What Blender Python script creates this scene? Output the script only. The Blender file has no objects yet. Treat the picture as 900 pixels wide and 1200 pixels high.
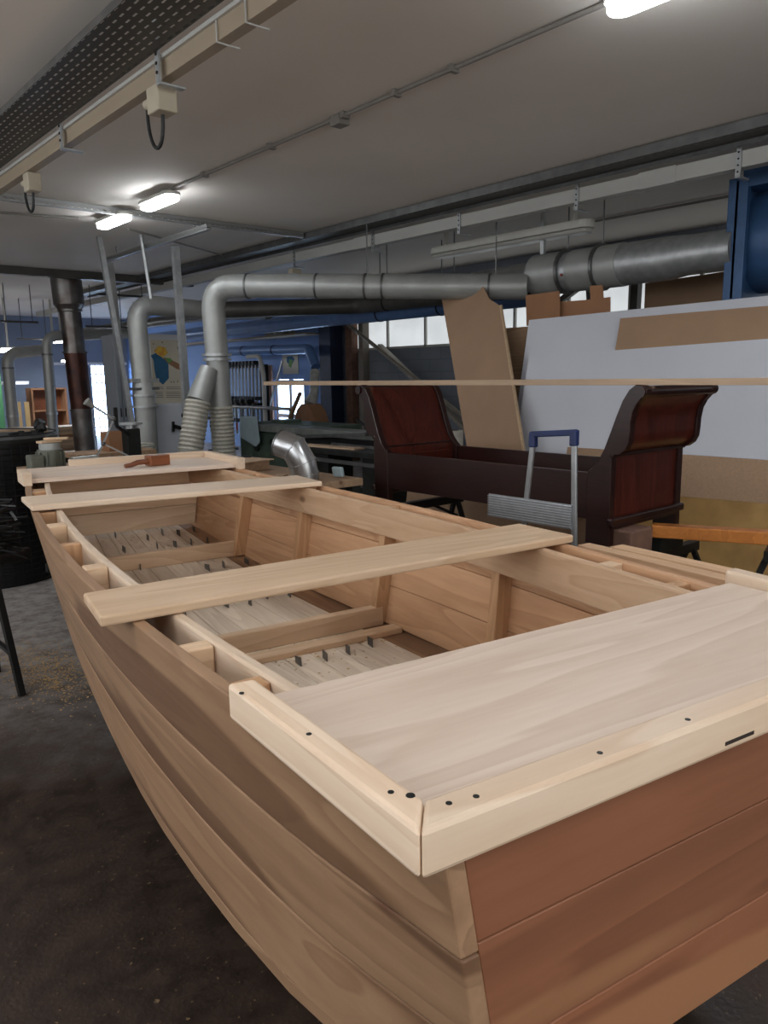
import bpy, bmesh, math, random
from mathutils import Vector, Matrix
random.seed(7)
C = bpy.context.scene.collection
SC = bpy.context.scene
V = Vector
PI = math.pi
EYE = 1.55            # camera height; room axes: X to the window wall, Y along the cable trays
CEIL = 3.2
# ------------------------------------------------------------------ camera
F = 900.0
PITCH = math.atan(160 / F); ROLL = math.atan(0.015); YAW = math.radians(40.7)
fw = V((math.sin(YAW) * math.cos(PITCH), math.cos(YAW) * math.cos(PITCH), -math.sin(PITCH)))
r0 = V((math.cos(YAW), -math.sin(YAW), 0)); u0 = r0.cross(fw)
rt = r0 * math.cos(ROLL) - u0 * math.sin(ROLL); up = u0 * math.cos(ROLL) + r0 * math.sin(ROLL)
cd = bpy.data.cameras.new('camera'); cam = bpy.data.objects.new('camera', cd); C.objects.link(cam)
cd.sensor_fit = 'VERTICAL'; cd.sensor_height = 36; cd.lens = F / 1200 * 36; cd.clip_start = 0.05; cd.clip_end = 200
cam.matrix_world = Matrix(((rt.x, up.x, -fw.x, 0), (rt.y, up.y, -fw.y, 0), (rt.z, up.z, -fw.z, EYE), (0, 0, 0, 1)))
SC.camera = cam

def ray(x, y): return fw + rt * ((x - 450) / F) - up * ((y - 600) / F)
def PX(x, y, X=None, Y=None, z=None):
    """a measured image point turned into the place it has in the room, given one known coordinate"""
    d = ray(x, y)
    k = X / d.x if X is not None else (Y / d.y if Y is not None else (z - EYE) / d.z)
    return V((d.x * k, d.y * k, EYE + d.z * k))

# ------------------------------------------------------------------ materials
def lin(h):
    h = h.lstrip('#'); o = []
    for i in (0, 2, 4):
        c = int(h[i:i+2], 16) / 255
        o.append(c / 12.92 if c <= .04045 else ((c + .055) / 1.055) ** 2.4)
    return (*o, 1)

class NT:
    def __init__(s, name):
        s.m = bpy.data.materials.new(name); s.m.use_nodes = True
        s.t = s.m.node_tree; s.t.nodes.clear()
        s.out = s.n('ShaderNodeOutputMaterial'); s.b = s.n('ShaderNodeBsdfPrincipled')
        s.l(s.b, 0, s.out, 0)
    def n(s, t, **k):
        o = s.t.nodes.new(t)
        for a, b in k.items():
            if hasattr(o, a): setattr(o, a, b)
            else: o.inputs[a.replace('_', ' ')].default_value = b
        return o
    def l(s, a, ai, b, bi): s.t.links.new(a.outputs[ai], b.inputs[bi])
    def ramp(s, src, si, stops):
        r = s.n('ShaderNodeValToRGB'); s.l(src, si, r, 0)
        e = r.color_ramp.elements
        while len(e) < len(stops): e.new(0.5)
        for q, (p, c) in zip(e, stops): q.position = p; q.color = c
        return r
    def math(s, op, a, b=None, c=None):
        m = s.n('ShaderNodeMath', operation=op)
        for i, v in enumerate((a, b, c)):
            if v is None: continue
            if isinstance(v, tuple): s.l(v[0], v[1], m, i)
            else: m.inputs[i].default_value = v
        return m
    def mix(s, fac, a, b, mode='MIX'):
        m = s.n('ShaderNodeMixRGB', blend_type=mode)
        for i, v in enumerate((fac, a, b)):
            if isinstance(v, tuple) and not isinstance(v[0], (int, float)): s.l(v[0], v[1], m, i)
            else: m.inputs[i].default_value = v
        return m

def wood(name, light, dark, axis='Y', rough=.55, knots=True, streak=None, grain=1.0, bump=.12):
    t = NT(name)
    tc = t.n('ShaderNodeTexCoord'); oi = t.n('ShaderNodeObjectInfo')
    off = t.n('ShaderNodeVectorMath', operation='SCALE'); off.inputs[0].default_value = (13.1, 7.7, 5.3); t.l(oi, 'Random', off, 'Scale')
    add = t.n('ShaderNodeVectorMath', operation='ADD'); t.l(tc, 'Object', add, 0); t.l(off, 0, add, 1)
    sc = {'X': (.09, 1, 1), 'Y': (1, .09, 1), 'Z': (1, 1, .09)}[axis]
    mp = t.n('ShaderNodeVectorMath', operation='MULTIPLY'); t.l(add, 0, mp, 0); mp.inputs[1].default_value = sc
    n1 = t.n('ShaderNodeTexNoise', Scale=5.5 * grain, Detail=2.0, Distortion=.6); t.l(mp, 0, n1, 'Vector')
    # rings: the noise contours repeated, which gives the cathedral figure of flat-sawn pine
    ring = t.math('FRACT', (t.math('MULTIPLY', (n1, 0), 9.0), 0))
    rr = t.ramp(ring, 0, [(0, (0, 0, 0, 1)), (.75, (.75, .75, .75, 1)), (.92, (1, 1, 1, 1)), (1, (0, 0, 0, 1))])
    n2 = t.n('ShaderNodeTexNoise', Scale=90 * grain, Detail=3.0); t.l(mp, 0, n2, 'Vector')
    n3 = t.n('ShaderNodeTexNoise', Scale=2.2, Detail=2.0); t.l(add, 0, n3, 'Vector')
    f = t.math('ADD', (t.math('MULTIPLY', (rr, 0), .42), 0), (t.math('MULTIPLY', (n2, 0), .5), 0))
    f2 = t.math('MULTIPLY_ADD', (n3, 0), .35, (t.math('SUBTRACT', (f, 0), .22), 0))
    base = t.mix((f2, 0), lin(light), lin(dark))
    last = base
    if streak:
        n4 = t.n('ShaderNodeTexNoise', Scale=3.2, Detail=1.5); 
        mp2 = t.n('ShaderNodeVectorMath', operation='MULTIPLY'); t.l(add, 0, mp2, 0)
        mp2.inputs[1].default_value = tuple((.10 if q < 1 else 1.5) for q in sc); t.l(mp2, 0, n4, 'Vector')
        sr = t.ramp(n4, 0, [(.545, (0, 0, 0, 1)), (.585, (.65, .65, .65, 1))])
        last = t.mix((sr, 0), (base, 0), lin(streak))
    if knots:
        mk = t.n('ShaderNodeVectorMath', operation='MULTIPLY'); t.l(add, 0, mk, 0)
        mk.inputs[1].default_value = tuple(.55 if q < 1 else 1 for q in sc)
        vo = t.n('ShaderNodeTexVoronoi', Scale=3.4, Randomness=1.0); t.l(mk, 0, vo, 'Vector')
        kr = t.ramp(vo, 'Distance', [(.0, (1, 1, 1, 1)), (.035, (.8, .8, .8, 1)), (.075, (0, 0, 0, 1))])
        km = t.math('MULTIPLY', (kr, 0), .8)
        last = t.mix((km, 0), (last, 0), lin('5a3420'))
    var = t.n('ShaderNodeHueSaturation'); t.l(last, 0, var, 'Color')
    t.l(t.math('MULTIPLY_ADD', (oi, 'Random'), .22, .89), 0, var, 'Value')
    t.l(var, 0, t.b, 'Base Color'); t.b.inputs['Roughness'].default_value = rough
    bp = t.n('ShaderNodeBump', Strength=bump, Distance=.004); t.l(f, 0, bp, 'Height'); t.l(bp, 0, t.b, 'Normal')
    return t.m

def plain(name, col, rough=.6, metal=0.0, var=.15, scale=8.0, col2=None, bump=.0, alpha=None, coat=0):
    t = NT(name); tc = t.n('ShaderNodeTexCoord')
    n = t.n('ShaderNodeTexNoise', Scale=scale, Detail=4.0); t.l(tc, 'Object', n, 'Vector')
    a = lin(col); b = lin(col2) if col2 else tuple(x * (1 - var * 2) for x in a[:3]) + (1,)
    r = t.ramp(n, 0, [(.32, a), (.68, b)])
    t.l(r, 0, t.b, 'Base Color'); t.b.inputs['Roughness'].default_value = rough; t.b.inputs['Metallic'].default_value = metal
    if coat: t.b.inputs['Coat Weight'].default_value = coat
    if bump:
        bp = t.n('ShaderNodeBump', Strength=bump, Distance=.01); t.l(n, 0, bp, 'Height'); t.l(bp, 0, t.b, 'Normal')
    return t.m

def emit(name, col, s, var=0.0, scale=3.0):
    t = NT(name); t.b.inputs['Base Color'].default_value = lin(col); t.b.inputs['Roughness'].default_value = .6
    t.b.inputs['Emission Color'].default_value = lin(col); t.b.inputs['Emission Strength'].default_value = s
    if var:
        tc = t.n('ShaderNodeTexCoord'); n = t.n('ShaderNodeTexNoise', Scale=scale, Detail=2.0); t.l(tc, 'Object', n, 'Vector')
        t.l(t.math('MULTIPLY_ADD', (n, 0), s * var * 2, s * (1 - var)), 0, t.b, 'Emission Strength')
    return t.m

def perforated(name, col, px, py, wx, wy, axis='XY', rough=.45, metal=.7):
    """sheet steel with rows of slots cut through"""
    t = NT(name); tc = t.n('ShaderNodeTexCoord'); s = t.n('ShaderNodeSeparateXYZ'); t.l(tc, 'Object', s, 0)
    ia, ib = 'XYZ'.index(axis[0]), 'XYZ'.index(axis[1])
    u = t.math('FRACT', (t.math('DIVIDE', (s, ia), px), 0))
    row = t.math('FLOOR', (t.math('DIVIDE', (s, ia), px), 0))
    sh = t.math('MULTIPLY', (row, 0), .5)
    v = t.math('FRACT', (t.math('ADD', (t.math('DIVIDE', (s, ib), py), 0), (sh, 0)), 0))
    a = t.math('LESS_THAN', (t.math('ABSOLUTE', (t.math('SUBTRACT', (u, 0), .5), 0)), 0), wx / 2)
    b = t.math('LESS_THAN', (t.math('ABSOLUTE', (t.math('SUBTRACT', (v, 0), .5), 0)), 0), wy / 2)
    h = t.math('MULTIPLY', (a, 0), (b, 0))
    t.b.inputs['Base Color'].default_value = lin(col); t.b.inputs['Roughness'].default_value = rough; t.b.inputs['Metallic'].default_value = metal
    t.l(t.math('SUBTRACT', 1.0, (h, 0)), 0, t.b, 'Alpha')
    return t.m

M = {}
M['pine_x'] = wood('pine_across', 'dfc2a2', 'bd9874', 'X')
M['pine_y'] = wood('pine_along', 'd9b694', 'b58e6a', 'Y')
M['pine_z'] = wood('pine_upright', 'cfa47c', 'a67a52', 'Z', knots=False)
M['deck'] = wood('planed_deck_pine', 'ebd7c5', 'cfb39b', 'X', rough=.5, grain=.8)
M['rim_x'] = wood('rim_pine_across', 'e8d2ba', 'd0b090', 'X', rough=.5, knots=False)
M['rim_y'] = wood('rim_pine_along', 'e8d2ba', 'd0b090', 'Y', rough=.5, knots=False)
M['hull'] = wood('hull_plank_pine', 'a88565', '7c5c43', 'Y', streak='583823', grain=.7)
M['hull_in'] = wood('hull_plank_pine_inside', 'd2a680', 'aa7c56', 'Y', grain=.8)
M['transom'] = wood('larch_transom', '8c5a3e', '683e28', 'X', streak='9c6e4c', grain=.6)
M['floor_plank'] = wood('bottom_plank_pine', 'e6d6c2', 'c2ac94', 'Y', rough=.7)
M['batten'] = wood('batten_pine', 'bfa588', '9c8068', 'Y')
M['endgrain'] = plain('end_grain', 'd9b98c', .7, scale=120, var=.18)
M['oldwood_y'] = wood('old_plank_wood', 'a98a6c', '7d624a', 'Y', rough=.7)
M['mahog'] = wood('dark_mahogany', '2e130e', '150806', 'Y', rough=.32, knots=False, bump=.05)
M['mahog_z'] = wood('flame_mahogany', '5a2418', '240d09', 'Z', rough=.28, knots=False, grain=.8, bump=.05)
M['redwood'] = wood('mallet_wood', '8a5030', '5a3018', 'X', rough=.4, knots=False)
M['orange'] = wood('orange_beam_wood', 'c47a34', '9c5a22', 'X', rough=.45, knots=False)
M['mdf'] = plain('mdf_board', 'a58569', .75, var=.06, scale=3)
M['mdf_edge'] = plain('mdf_edge', 'c6a987', .8, var=.1, scale=40)
M['osb'] = plain('yellow_ply', 'b08a52', .75, scale=5, col2='937040')
M['tanboard'] = plain('tan_chipboard', 'ab8c70', .8, scale=60, var=.08)
M['card'] = plain('cardboard', '9c7050', .85, scale=4, var=.1)
M['card_pale'] = plain('pale_card', 'c3a588', .85, scale=4, var=.08)
M['melamine'] = plain('white_melamine', 'c9cbd2', .45, scale=1.5, var=.03)
M['galv'] = plain('galvanised_steel', 'b9bbbb', .42, .7, scale=14, var=.12)
M['galv_dark'] = plain('dull_steel', '7a7a79', .42, .8, scale=9, var=.15)
M['silver'] = plain('bright_duct_metal', 'c9cacb', .3, .9, scale=10, var=.1)
M['duct_pale'] = plain('pale_grey_duct', 'a7a8a4', .45, .35, scale=6, var=.08)
M['duct_blue'] = plain('blue_duct', '5878aa', .4, .2, scale=6, var=.1)
M['duct_dark'] = plain('dark_duct', '56534f', .45, .4, scale=6, var=.15)
M['hose'] = plain('grey_flexible_hose', 'b5b1a4', .5, .0, scale=30, var=.1)
M['flue'] = plain('stained_flue_steel', '8d8a88', .35, .7, scale=3.5, col2='57483f')
M['flue_rust'] = plain('heat_stained_flue', '6a3f30', .4, .6, scale=3.5, col2='3a2a28')
M['black'] = plain('black_painted_metal', '1b1a1a', .5, .3, scale=20)
M['blackplastic'] = plain('black_rubber', '121212', .55, scale=20)
M['darkmach'] = plain('dark_machine_iron', '2c2f2c', .5, .5, scale=7, col2='1d1c1a')
M['green'] = plain('machine_green', '4f5f50', .5, .1, scale=6, col2='39463c')
M['motor'] = plain('motor_grey', '6c6e62', .5, .2, scale=6, var=.15)
M['greybeam'] = plain('machine_grey', '8a8c86', .45, .4, scale=6, var=.15)
M['paleplastic'] = plain('pale_blue_plastic', '9fb0b5', .5, scale=5, var=.08)
M['trunk'] = plain('pvc_trunking', '9c8c76', .5, scale=2, var=.04)
M['trunk_w'] = plain('white_pvc_trunking', 'b3b1ab', .5, scale=2, var=.04)
M['socket'] = plain('cream_plastic', 'b5aa94', .5, scale=8, var=.05)
M['tray'] = perforated('perforated_tray', '57544f', .042, .075, .3, .6)
M['channel'] = perforated('slotted_channel', '9a9a98', .05, .06, .3, .6, 'ZX')
M['channel_y'] = perforated('slotted_channel_along', '9a9a98', .05, .06, .3, .6, 'ZY')
M['conduit'] = plain('grey_conduit', '85807a', .5, scale=10, var=.06)
M['lamp_on'] = emit('lit_tube_diffuser', 'f2f8ff', 38)
M['lamp_far'] = emit('far_lit_diffuser', 'f4f8ff', 34)
M['lamp_off'] = plain('unlit_diffuser', 'a5a39c', .3, scale=3, var=.05)
M['lamp_body'] = plain('lamp_housing', 'bcbab2', .5, scale=3, var=.04)
M['ladder'] = plain('brushed_aluminium', 'b9bdc0', .32, .85, scale=25, var=.08)
M['navy'] = plain('navy_plastic', '22305e', .45, scale=9, var=.1)
M['fanblue'] = plain('fan_blue_paint', '3a5c86', .45, .1, scale=5, var=.12)
M['paper'] = plain('poster_paper', 'c8c0ae', .7, scale=3, var=.04)
M['white'] = plain('white_paint', 'c9ccd2', .55, scale=3, var=.04)
M['locker'] = plain('grey_locker', '8d9196', .5, .1, scale=3, var=.05)
M['red'] = plain('red_handle', '8e2a24', .45, scale=10)
M['steelblue'] = plain('blue_steel_column', '232f4a', .5, .2, scale=4, var=.15)
M['brick'] = plain('rough_brown_timber', '7c5a48', .8, scale=9, col2='5c4238')
M['strut'] = plain('tan_strut', '8f8577', .5, .3, scale=6)
M['glass_fill'] = emit('added_fill_glazing', 'dfe6ea', 1.5, var=.12, scale=1.4)  # glow of the added windows that stay out of view
M['glass_strip'] = emit('milky_glazing', 'dfe4e6', .8, var=.35, scale=2.2)
M['glass_blue'] = emit('daylit_blue_glazing', 'c4e0ff', 11.0, var=.15, scale=3)
M['mapblue'] = plain('map_blue_ink', '2f6488', .7, scale=10, var=.1)
M['mapgreen'] = plain('map_green_ink', '6a9a52', .7, scale=10, var=.1)
M['mapyellow'] = plain('map_yellow_ink', 'd8b944', .7, scale=14, col2='c07a3a')
M['mapbrown'] = plain('map_brown_ink', '9a7154', .7, scale=10, var=.1)
M['ink'] = plain('grey_ink', '7a756c', .7, scale=10)
M['sawdust'] = plain('sawdust_flakes', 'c9a674', .9, scale=50, var=.15)
M['plasticwrap'] = plain('crumpled_plastic', 'b7b5ae', .4, scale=10, var=.2)
M['greenboard'] = plain('green_board', '4c8a5c', .6, scale=3, var=.1)
M['yellowboard'] = plain('pale_yellow_board', 'c7a873', .6, scale=3, var=.06)
M['hole'] = plain('dark_hole', '2a1c12', .8, scale=10)

def wallmat(name, a, b, blocks=False, bmp=.15):
    t = NT(name); tc = t.n('ShaderNodeTexCoord')
    n = t.n('ShaderNodeTexNoise', Scale=.7, Detail=5.0); t.l(tc, 'Object', n, 'Vector')
    r = t.ramp(n, 0, [(.3, lin(a)), (.7, lin(b))])
    t.l(r, 0, t.b, 'Base Color'); t.b.inputs['Roughness'].default_value = .8
    n2 = t.n('ShaderNodeTexNoise', Scale=35, Detail=4.0); t.l(tc, 'Object', n2, 'Vector')
    bp = t.n('ShaderNodeBump', Strength=bmp, Distance=.01); t.l(n2, 0, bp, 'Height'); t.l(bp, 0, t.b, 'Normal')
    if blocks:
        s = t.n('ShaderNodeSeparateXYZ'); t.l(tc, 'Object', s, 0); cb = t.n('ShaderNodeCombineXYZ'); t.l(s, 1, cb, 0); t.l(s, 2, cb, 1)
        br = t.n('ShaderNodeTexBrick', Scale=1.0); br.inputs['Brick Width'].default_value = .5; br.inputs['Row Height'].default_value = .2
        br.inputs['Mortar Size'].default_value = .008; br.inputs['Color1'].default_value = (1, 1, 1, 1); br.inputs['Color2'].default_value = (.92, .92, .92, 1)
        br.inputs['Mortar'].default_value = (.75, .75, .75, 1); t.l(cb, 0, br, 'Vector')
        mx = t.mix(1.0, (r, 0), (br, 0), 'MULTIPLY'); t.l(mx, 0, t.b, 'Base Color')
    return t.m
M['ceil'] = wallmat('ceiling_paint', 'e8e1d8', 'dfd7cd', bmp=.02)
M['w_grey'] = wallmat('grey_block_wall', '7b8088', '6b7078', True)
M['w_blue'] = wallmat('blue_wall_paint', '7e9acb', '728fc2')
M['w_back'] = wallmat('slate_wall_paint', '7c8799', '6f7b8e')
M['w_plain'] = wallmat('dull_wall_paint', '7a7268', '6c655c')

def floormat():
    t = NT('stained_shaded_concrete_floor'); tc = t.n('ShaderNodeTexCoord')
    n = t.n('ShaderNodeTexNoise', Scale=1.1, Detail=8.0, Roughness=.65); t.l(tc, 'Object', n, 'Vector')
    n2 = t.n('ShaderNodeTexNoise', Scale=9, Detail=6.0, Roughness=.7); t.l(tc, 'Object', n2, 'Vector')
    n3 = t.n('ShaderNodeTexNoise', Scale=60, Detail=3.0); t.l(tc, 'Object', n3, 'Vector')
    s = t.n('ShaderNodeSeparateXYZ'); t.l(tc, 'Object', s, 0)
    # shade and sheen painted in: near floor dark brown, far floor bright grey
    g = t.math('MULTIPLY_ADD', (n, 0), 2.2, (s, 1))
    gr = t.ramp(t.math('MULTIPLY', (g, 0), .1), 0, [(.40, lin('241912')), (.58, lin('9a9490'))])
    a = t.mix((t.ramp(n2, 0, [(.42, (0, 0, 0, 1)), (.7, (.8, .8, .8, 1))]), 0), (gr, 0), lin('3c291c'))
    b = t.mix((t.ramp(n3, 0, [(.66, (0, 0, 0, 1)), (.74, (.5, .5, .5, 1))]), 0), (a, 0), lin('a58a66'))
    t.l(b, 0, t.b, 'Base Color')
    t.l(t.ramp(n2, 0, [(.3, (.38, .38, .38, 1)), (.7, (.65, .65, .65, 1))]), 0, t.b, 'Roughness')
    bp = t.n('ShaderNodeBump', Strength=.3, Distance=.006); t.l(n3, 0, bp, 'Height'); t.l(bp, 0, t.b, 'Normal')
    return t.m
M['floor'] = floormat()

# ------------------------------------------------------------------ mesh building
def fillet(pts, rad, n=7):
    pts = [V(p) for p in pts]; out = [pts[0]]
    for i in range(1, len(pts) - 1):
        p = pts[i]; a = (pts[i-1] - p); b = (pts[i+1] - p); la, lb = a.length, b.length
        a.normalize(); b.normalize()
        ang = a.angle(b)
        if ang > PI - .02: out.append(p); continue
        d = min(rad / math.tan(ang / 2), la * .49, lb * .49); q0, q1 = p + a * d, p + b * d
        for k in range(n + 1):
            t = k / n; out.append(q0 * (1 - t) ** 2 + p * 2 * t * (1 - t) + q1 * t * t)
    out.append(pts[-1]); return out

class MB:
    def __init__(s): s.bm = bmesh.new()
    def verts(s, ps): return [s.bm.verts.new(p) for p in ps]
    def face(s, vs):
        try: return s.bm.faces.new(vs)
        except ValueError: return None
    def loft(s, loops, caps=True, closed=True):
        vs = [s.verts(l) for l in loops]
        n = len(vs[0])
        for a, b in zip(vs, vs[1:]):
            for i in range(n if closed else n - 1):
                j = (i + 1) % n; s.face((a[i], a[j], b[j], b[i]))
        if caps: s.face(vs[0][::-1]); s.face(vs[-1])
        return s
    def box(s, c, d, rz=0, rx=0, ry=0):
        m = Matrix.Translation(c) @ Matrix.Rotation(rz, 4, 'Z') @ Matrix.Rotation(ry, 4, 'Y') @ Matrix.Rotation(rx, 4, 'X')
        x, y, z = (q / 2 for q in d)
        return s.loft([[m @ V(p) for p in ((-x, -y, k), (x, -y, k), (x, y, k), (-x, y, k))] for k in (-z, z)])
    def bb(s, x0, x1, y0, y1, z0, z1): return s.box(((x0+x1)/2, (y0+y1)/2, (z0+z1)/2), (abs(x1-x0), abs(y1-y0), abs(z1-z0)))
    def bar(s, p, q, w, h, upv=(0, 0, 1)):
        p, q = V(p), V(q); d = (q - p).normalized(); sd = d.cross(V(upv))
        if sd.length < 1e-4: sd = d.cross(V((1, 0, 0)))
        sd.normalize(); u = sd.cross(d)
        return s.loft([[o + sd * (a * w / 2) + u * (b * h / 2) for a, b in ((-1, -1), (1, -1), (1, 1), (-1, 1))] for o in (p, q)])
    def tube(s, pts, r, n=14, caps=True, rib=None):
        pts = [V(p) for p in pts]
        if rib:      # corrugated hose: resample and alternate the radius
            L = sum((b - a).length for a, b in zip(pts, pts[1:])); k = max(4, int(L / rib)); new = []
            for i in range(k + 1):
                d = L * i / k; 
                for a, b in zip(pts, pts[1:]):
                    l = (b - a).length
                    if d <= l + 1e-6: new.append(a.lerp(b, min(1, d / l))); break
                    d -= l
            pts = new
        rs = r if isinstance(r, (list, tuple)) else [r] * len(pts)
        if rib: rs = [(r[0] if isinstance(r, (list, tuple)) else r) * (1.0 if i % 2 else .9) for i in range(len(pts))]
        t0 = (pts[1] - pts[0]).normalized(); ref = V((0, 0, 1)) if abs(t0.z) < .9 else V((1, 0, 0))
        nx = t0.cross(ref).normalized(); loops = []
        for i, p in enumerate(pts):
            t = (pts[min(i+1, len(pts)-1)] - pts[max(i-1, 0)]).normalized()
            nx = (nx - t * nx.dot(t)).normalized(); ny = t.cross(nx)
            loops.append([p + (nx * math.cos(a) + ny * math.sin(a)) * rs[i] for a in (2 * PI * k / n for k in range(n))])
        return s.loft(loops, caps)
    def cyl(s, p, q, r, n=16): return s.tube([p, q], r, n)
    def prism(s, poly, f0, f1):
        """poly of 2D points, f0/f1 map a 2D point to the two end faces"""
        return s.loft([[V(f0(*p)) for p in poly], [V(f1(*p)) for p in poly]])
    def slab(s, cs, th, nrm=(1, 0, 0)):
        n = V(nrm).normalized() * th
        return s.loft([[V(c) for c in cs], [V(c) + n for c in cs]])
    def ball(s, c, r, sq=(1, 1, 1), n=10):
        c = V(c); loops = []
        for i in range(1, n):
            a = PI * i / n
            loops.append([c + V((math.sin(a) * math.cos(b) * r * sq[0], math.sin(a) * math.sin(b) * r * sq[1], -math.cos(a) * r * sq[2])) for b in (2 * PI * k / 14 for k in range(14))])
        return s.loft(loops)
    def build(s, name, mat, parent=None, bevel=0, smooth=False, origin=None, local=False, inst=None):
        bmesh.ops.recalc_face_normals(s.bm, faces=s.bm.faces)
        me = bpy.data.meshes.new(name)
        if not local:      # coordinates are in the room: shift them to an origin
            o = parent.location if parent is not None else origin
            if o is None:
                cs = [v.co for v in s.bm.verts]
                o = V(((min(c.x for c in cs) + max(c.x for c in cs)) / 2, (min(c.y for c in cs) + max(c.y for c in cs)) / 2, min(c.z for c in cs)))
            o = V(o)
            bmesh.ops.translate(s.bm, verts=s.bm.verts, vec=-o)
        s.bm.to_mesh(me); s.bm.free()
        ob = bpy.data.objects.new(name, me); C.objects.link(ob)
        me.materials.append(M[mat])
        if parent is not None: ob.parent = parent
        elif not local: ob.location = o
        if smooth:
            for p in me.polygons: p.use_smooth = True
            md = ob.modifiers.new('split', 'EDGE_SPLIT'); md.split_angle = math.radians(40)
        if bevel:
            md = ob.modifiers.new('bevel', 'BEVEL'); md.width = bevel; md.segments = 2; md.limit_method = 'ANGLE'; md.angle_limit = math.radians(35)
        return ob

def tag(o, label=None, cat=None, group=None, kind=None):
    if label: o['label'] = label
    if cat: o['category'] = cat
    if group: o['group'] = group
    if kind: o['kind'] = kind
    return o
def thing(name, label, cat, loc, rz=0, group=None):
    o = bpy.data.objects.new(name, None); C.objects.link(o); o.location = loc; o.rotation_euler = (0, 0, rz); o.empty_display_size = .1
    return tag(o, label, cat, group)
def sub(parent_part, mb, name, mat, **k):
    """a sub-part: same frame as its part"""
    o = mb.build(name, mat, None, local=True, **k); o.parent = parent_part; return o
def kids(o): return [c for c in bpy.data.objects if c.parent == o]
def copy_tree(o, parent=None):
    c = o.copy(); C.objects.link(c)
    if parent is not None: c.parent = parent
    for k in kids(o): copy_tree(k, c)
    return c
def single(mb, name, mat, label, cat, group=None, **k): return tag(mb.build(name, mat, **k), label, cat, group)
def struct(mb, name, mat, **k): return tag(mb.build(name, mat, **k), kind='structure')

# ------------------------------------------------------------------ room shell
XL, XR, YB, YF, YM = -3.0, 9.0, -3.5, 21.5, 12.3
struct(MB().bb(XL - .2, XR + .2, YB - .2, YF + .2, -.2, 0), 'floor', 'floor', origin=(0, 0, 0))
struct(MB().bb(XL - .2, XR + .2, YB - .2, YF + .2, CEIL, CEIL + .2), 'ceiling', 'ceil')
WZ0, WZ1, WY0, WY1 = 2.0, 2.72, -1.0, 11.3
w = MB(); w.bb(XR, XR + .2, YB, YM, 0, WZ0); w.bb(XR, XR + .2, YB, YM, WZ1, CEIL); w.bb(XR, XR + .2, YB, WY0, WZ0, WZ1); w.bb(XR, XR + .2, WY1, YM, WZ0, WZ1)
struct(w, 'wall_right', 'w_grey', origin=(XR, 0, 0))
DY0, DY1 = 12.85, 13.95
w = MB(); w.bb(XR, XR + .2, YM, DY0, 0, CEIL); w.bb(XR, XR + .2, DY1, YF, 0, CEIL); w.bb(XR, XR + .2, DY0, DY1, 1.5, CEIL)
struct(w, 'wall_right_blue', 'w_blue')
DX0, DX1 = 7.95, 8.85
w = MB(); w.bb(XL, DX0, YF, YF + .2, 0, CEIL); w.bb(DX1, XR, YF, YF + .2, 0, CEIL); w.bb(DX0, DX1, YF, YF + .2, 1.95, CEIL)
struct(w, 'wall_back', 'w_back')
w = MB(); LY0, LY1, LZ0, LZ1 = -1.5, 12.0, 1.5, 2.9
w.bb(XL - .2, XL, YB, YF, 0, LZ0); w.bb(XL - .2, XL, YB, YF, LZ1, CEIL); w.bb(XL - .2, XL, YB, LY0, LZ0, LZ1); w.bb(XL - .2, XL, LY1, YF, LZ0, LZ1)
struct(w, 'wall_left', 'w_plain')
wn = thing('added_window_left', None, None, (XL, (LY0 + LY1) / 2, LZ0)); tag(wn, kind='structure')  # unseen window band, added to light ceiling and boat from the left
MB().bb(XL - .14, XL - .12, LY0, LY1, LZ0, LZ1).build('window_glazing', 'glass_fill', wn)
m = MB()
for k in range(11): y = LY0 + (LY1 - LY0) * k / 10; m.bb(XL - .11, XL - .05, y - .035, y + .035, LZ0, LZ1)
m.build('window_frame', 'white', wn)
w = MB(); w.bb(XL, -1.5, YB - .2, YB, 0, CEIL); w.bb(4.5, XR, YB - .2, YB, 0, CEIL); w.bb(-1.5, 4.5, YB - .2, YB, 0, .9); w.bb(-1.5, 4.5, YB - .2, YB, 2.6, CEIL)
struct(w, 'wall_front', 'w_plain')
# glazing strip high in the right wall
wn = thing('window_1', None, None, (XR, (WY0 + WY1) / 2, WZ0)); tag(wn, kind='structure')
MB().bb(XR + .08, XR + .1, WY0, WY1, WZ0, WZ1).build('window_glazing', 'glass_strip', wn)
m = MB()
for k in range(14): y = WY0 + (WY1 - WY0) * k / 13; m.bb(XR + .04, XR + .078, y - .02, y + .02, WZ0, WZ1)
m.bb(XR + .04, XR + .078, WY0, WY1, WZ0, WZ0 + .04); m.bb(XR + .04, XR + .078, WY0, WY1, WZ1 - .04, WZ1)
m.build('window_frame', 'trunk_w', wn)
# glazed door in the blue wall
wn = thing('door_1', None, None, (XR, (DY0 + DY1) / 2, 0)); tag(wn, kind='structure')
MB().bb(XR + .1, XR + .12, DY0, DY1, 0, 1.5).build('door_glazing', 'glass_blue', wn)
m = MB()
for y in (DY0 + .03, (DY0 + DY1) / 2, DY1 - .03): m.bb(XR + .03, XR + .09, y - .05, y + .05, 0, 1.5)
for z in (.05, .75, 1.45): m.bb(XR + .03, XR + .088, DY0, DY1, z - .04, z + .04)
m.build('door_frame', 'white', wn)
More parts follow.
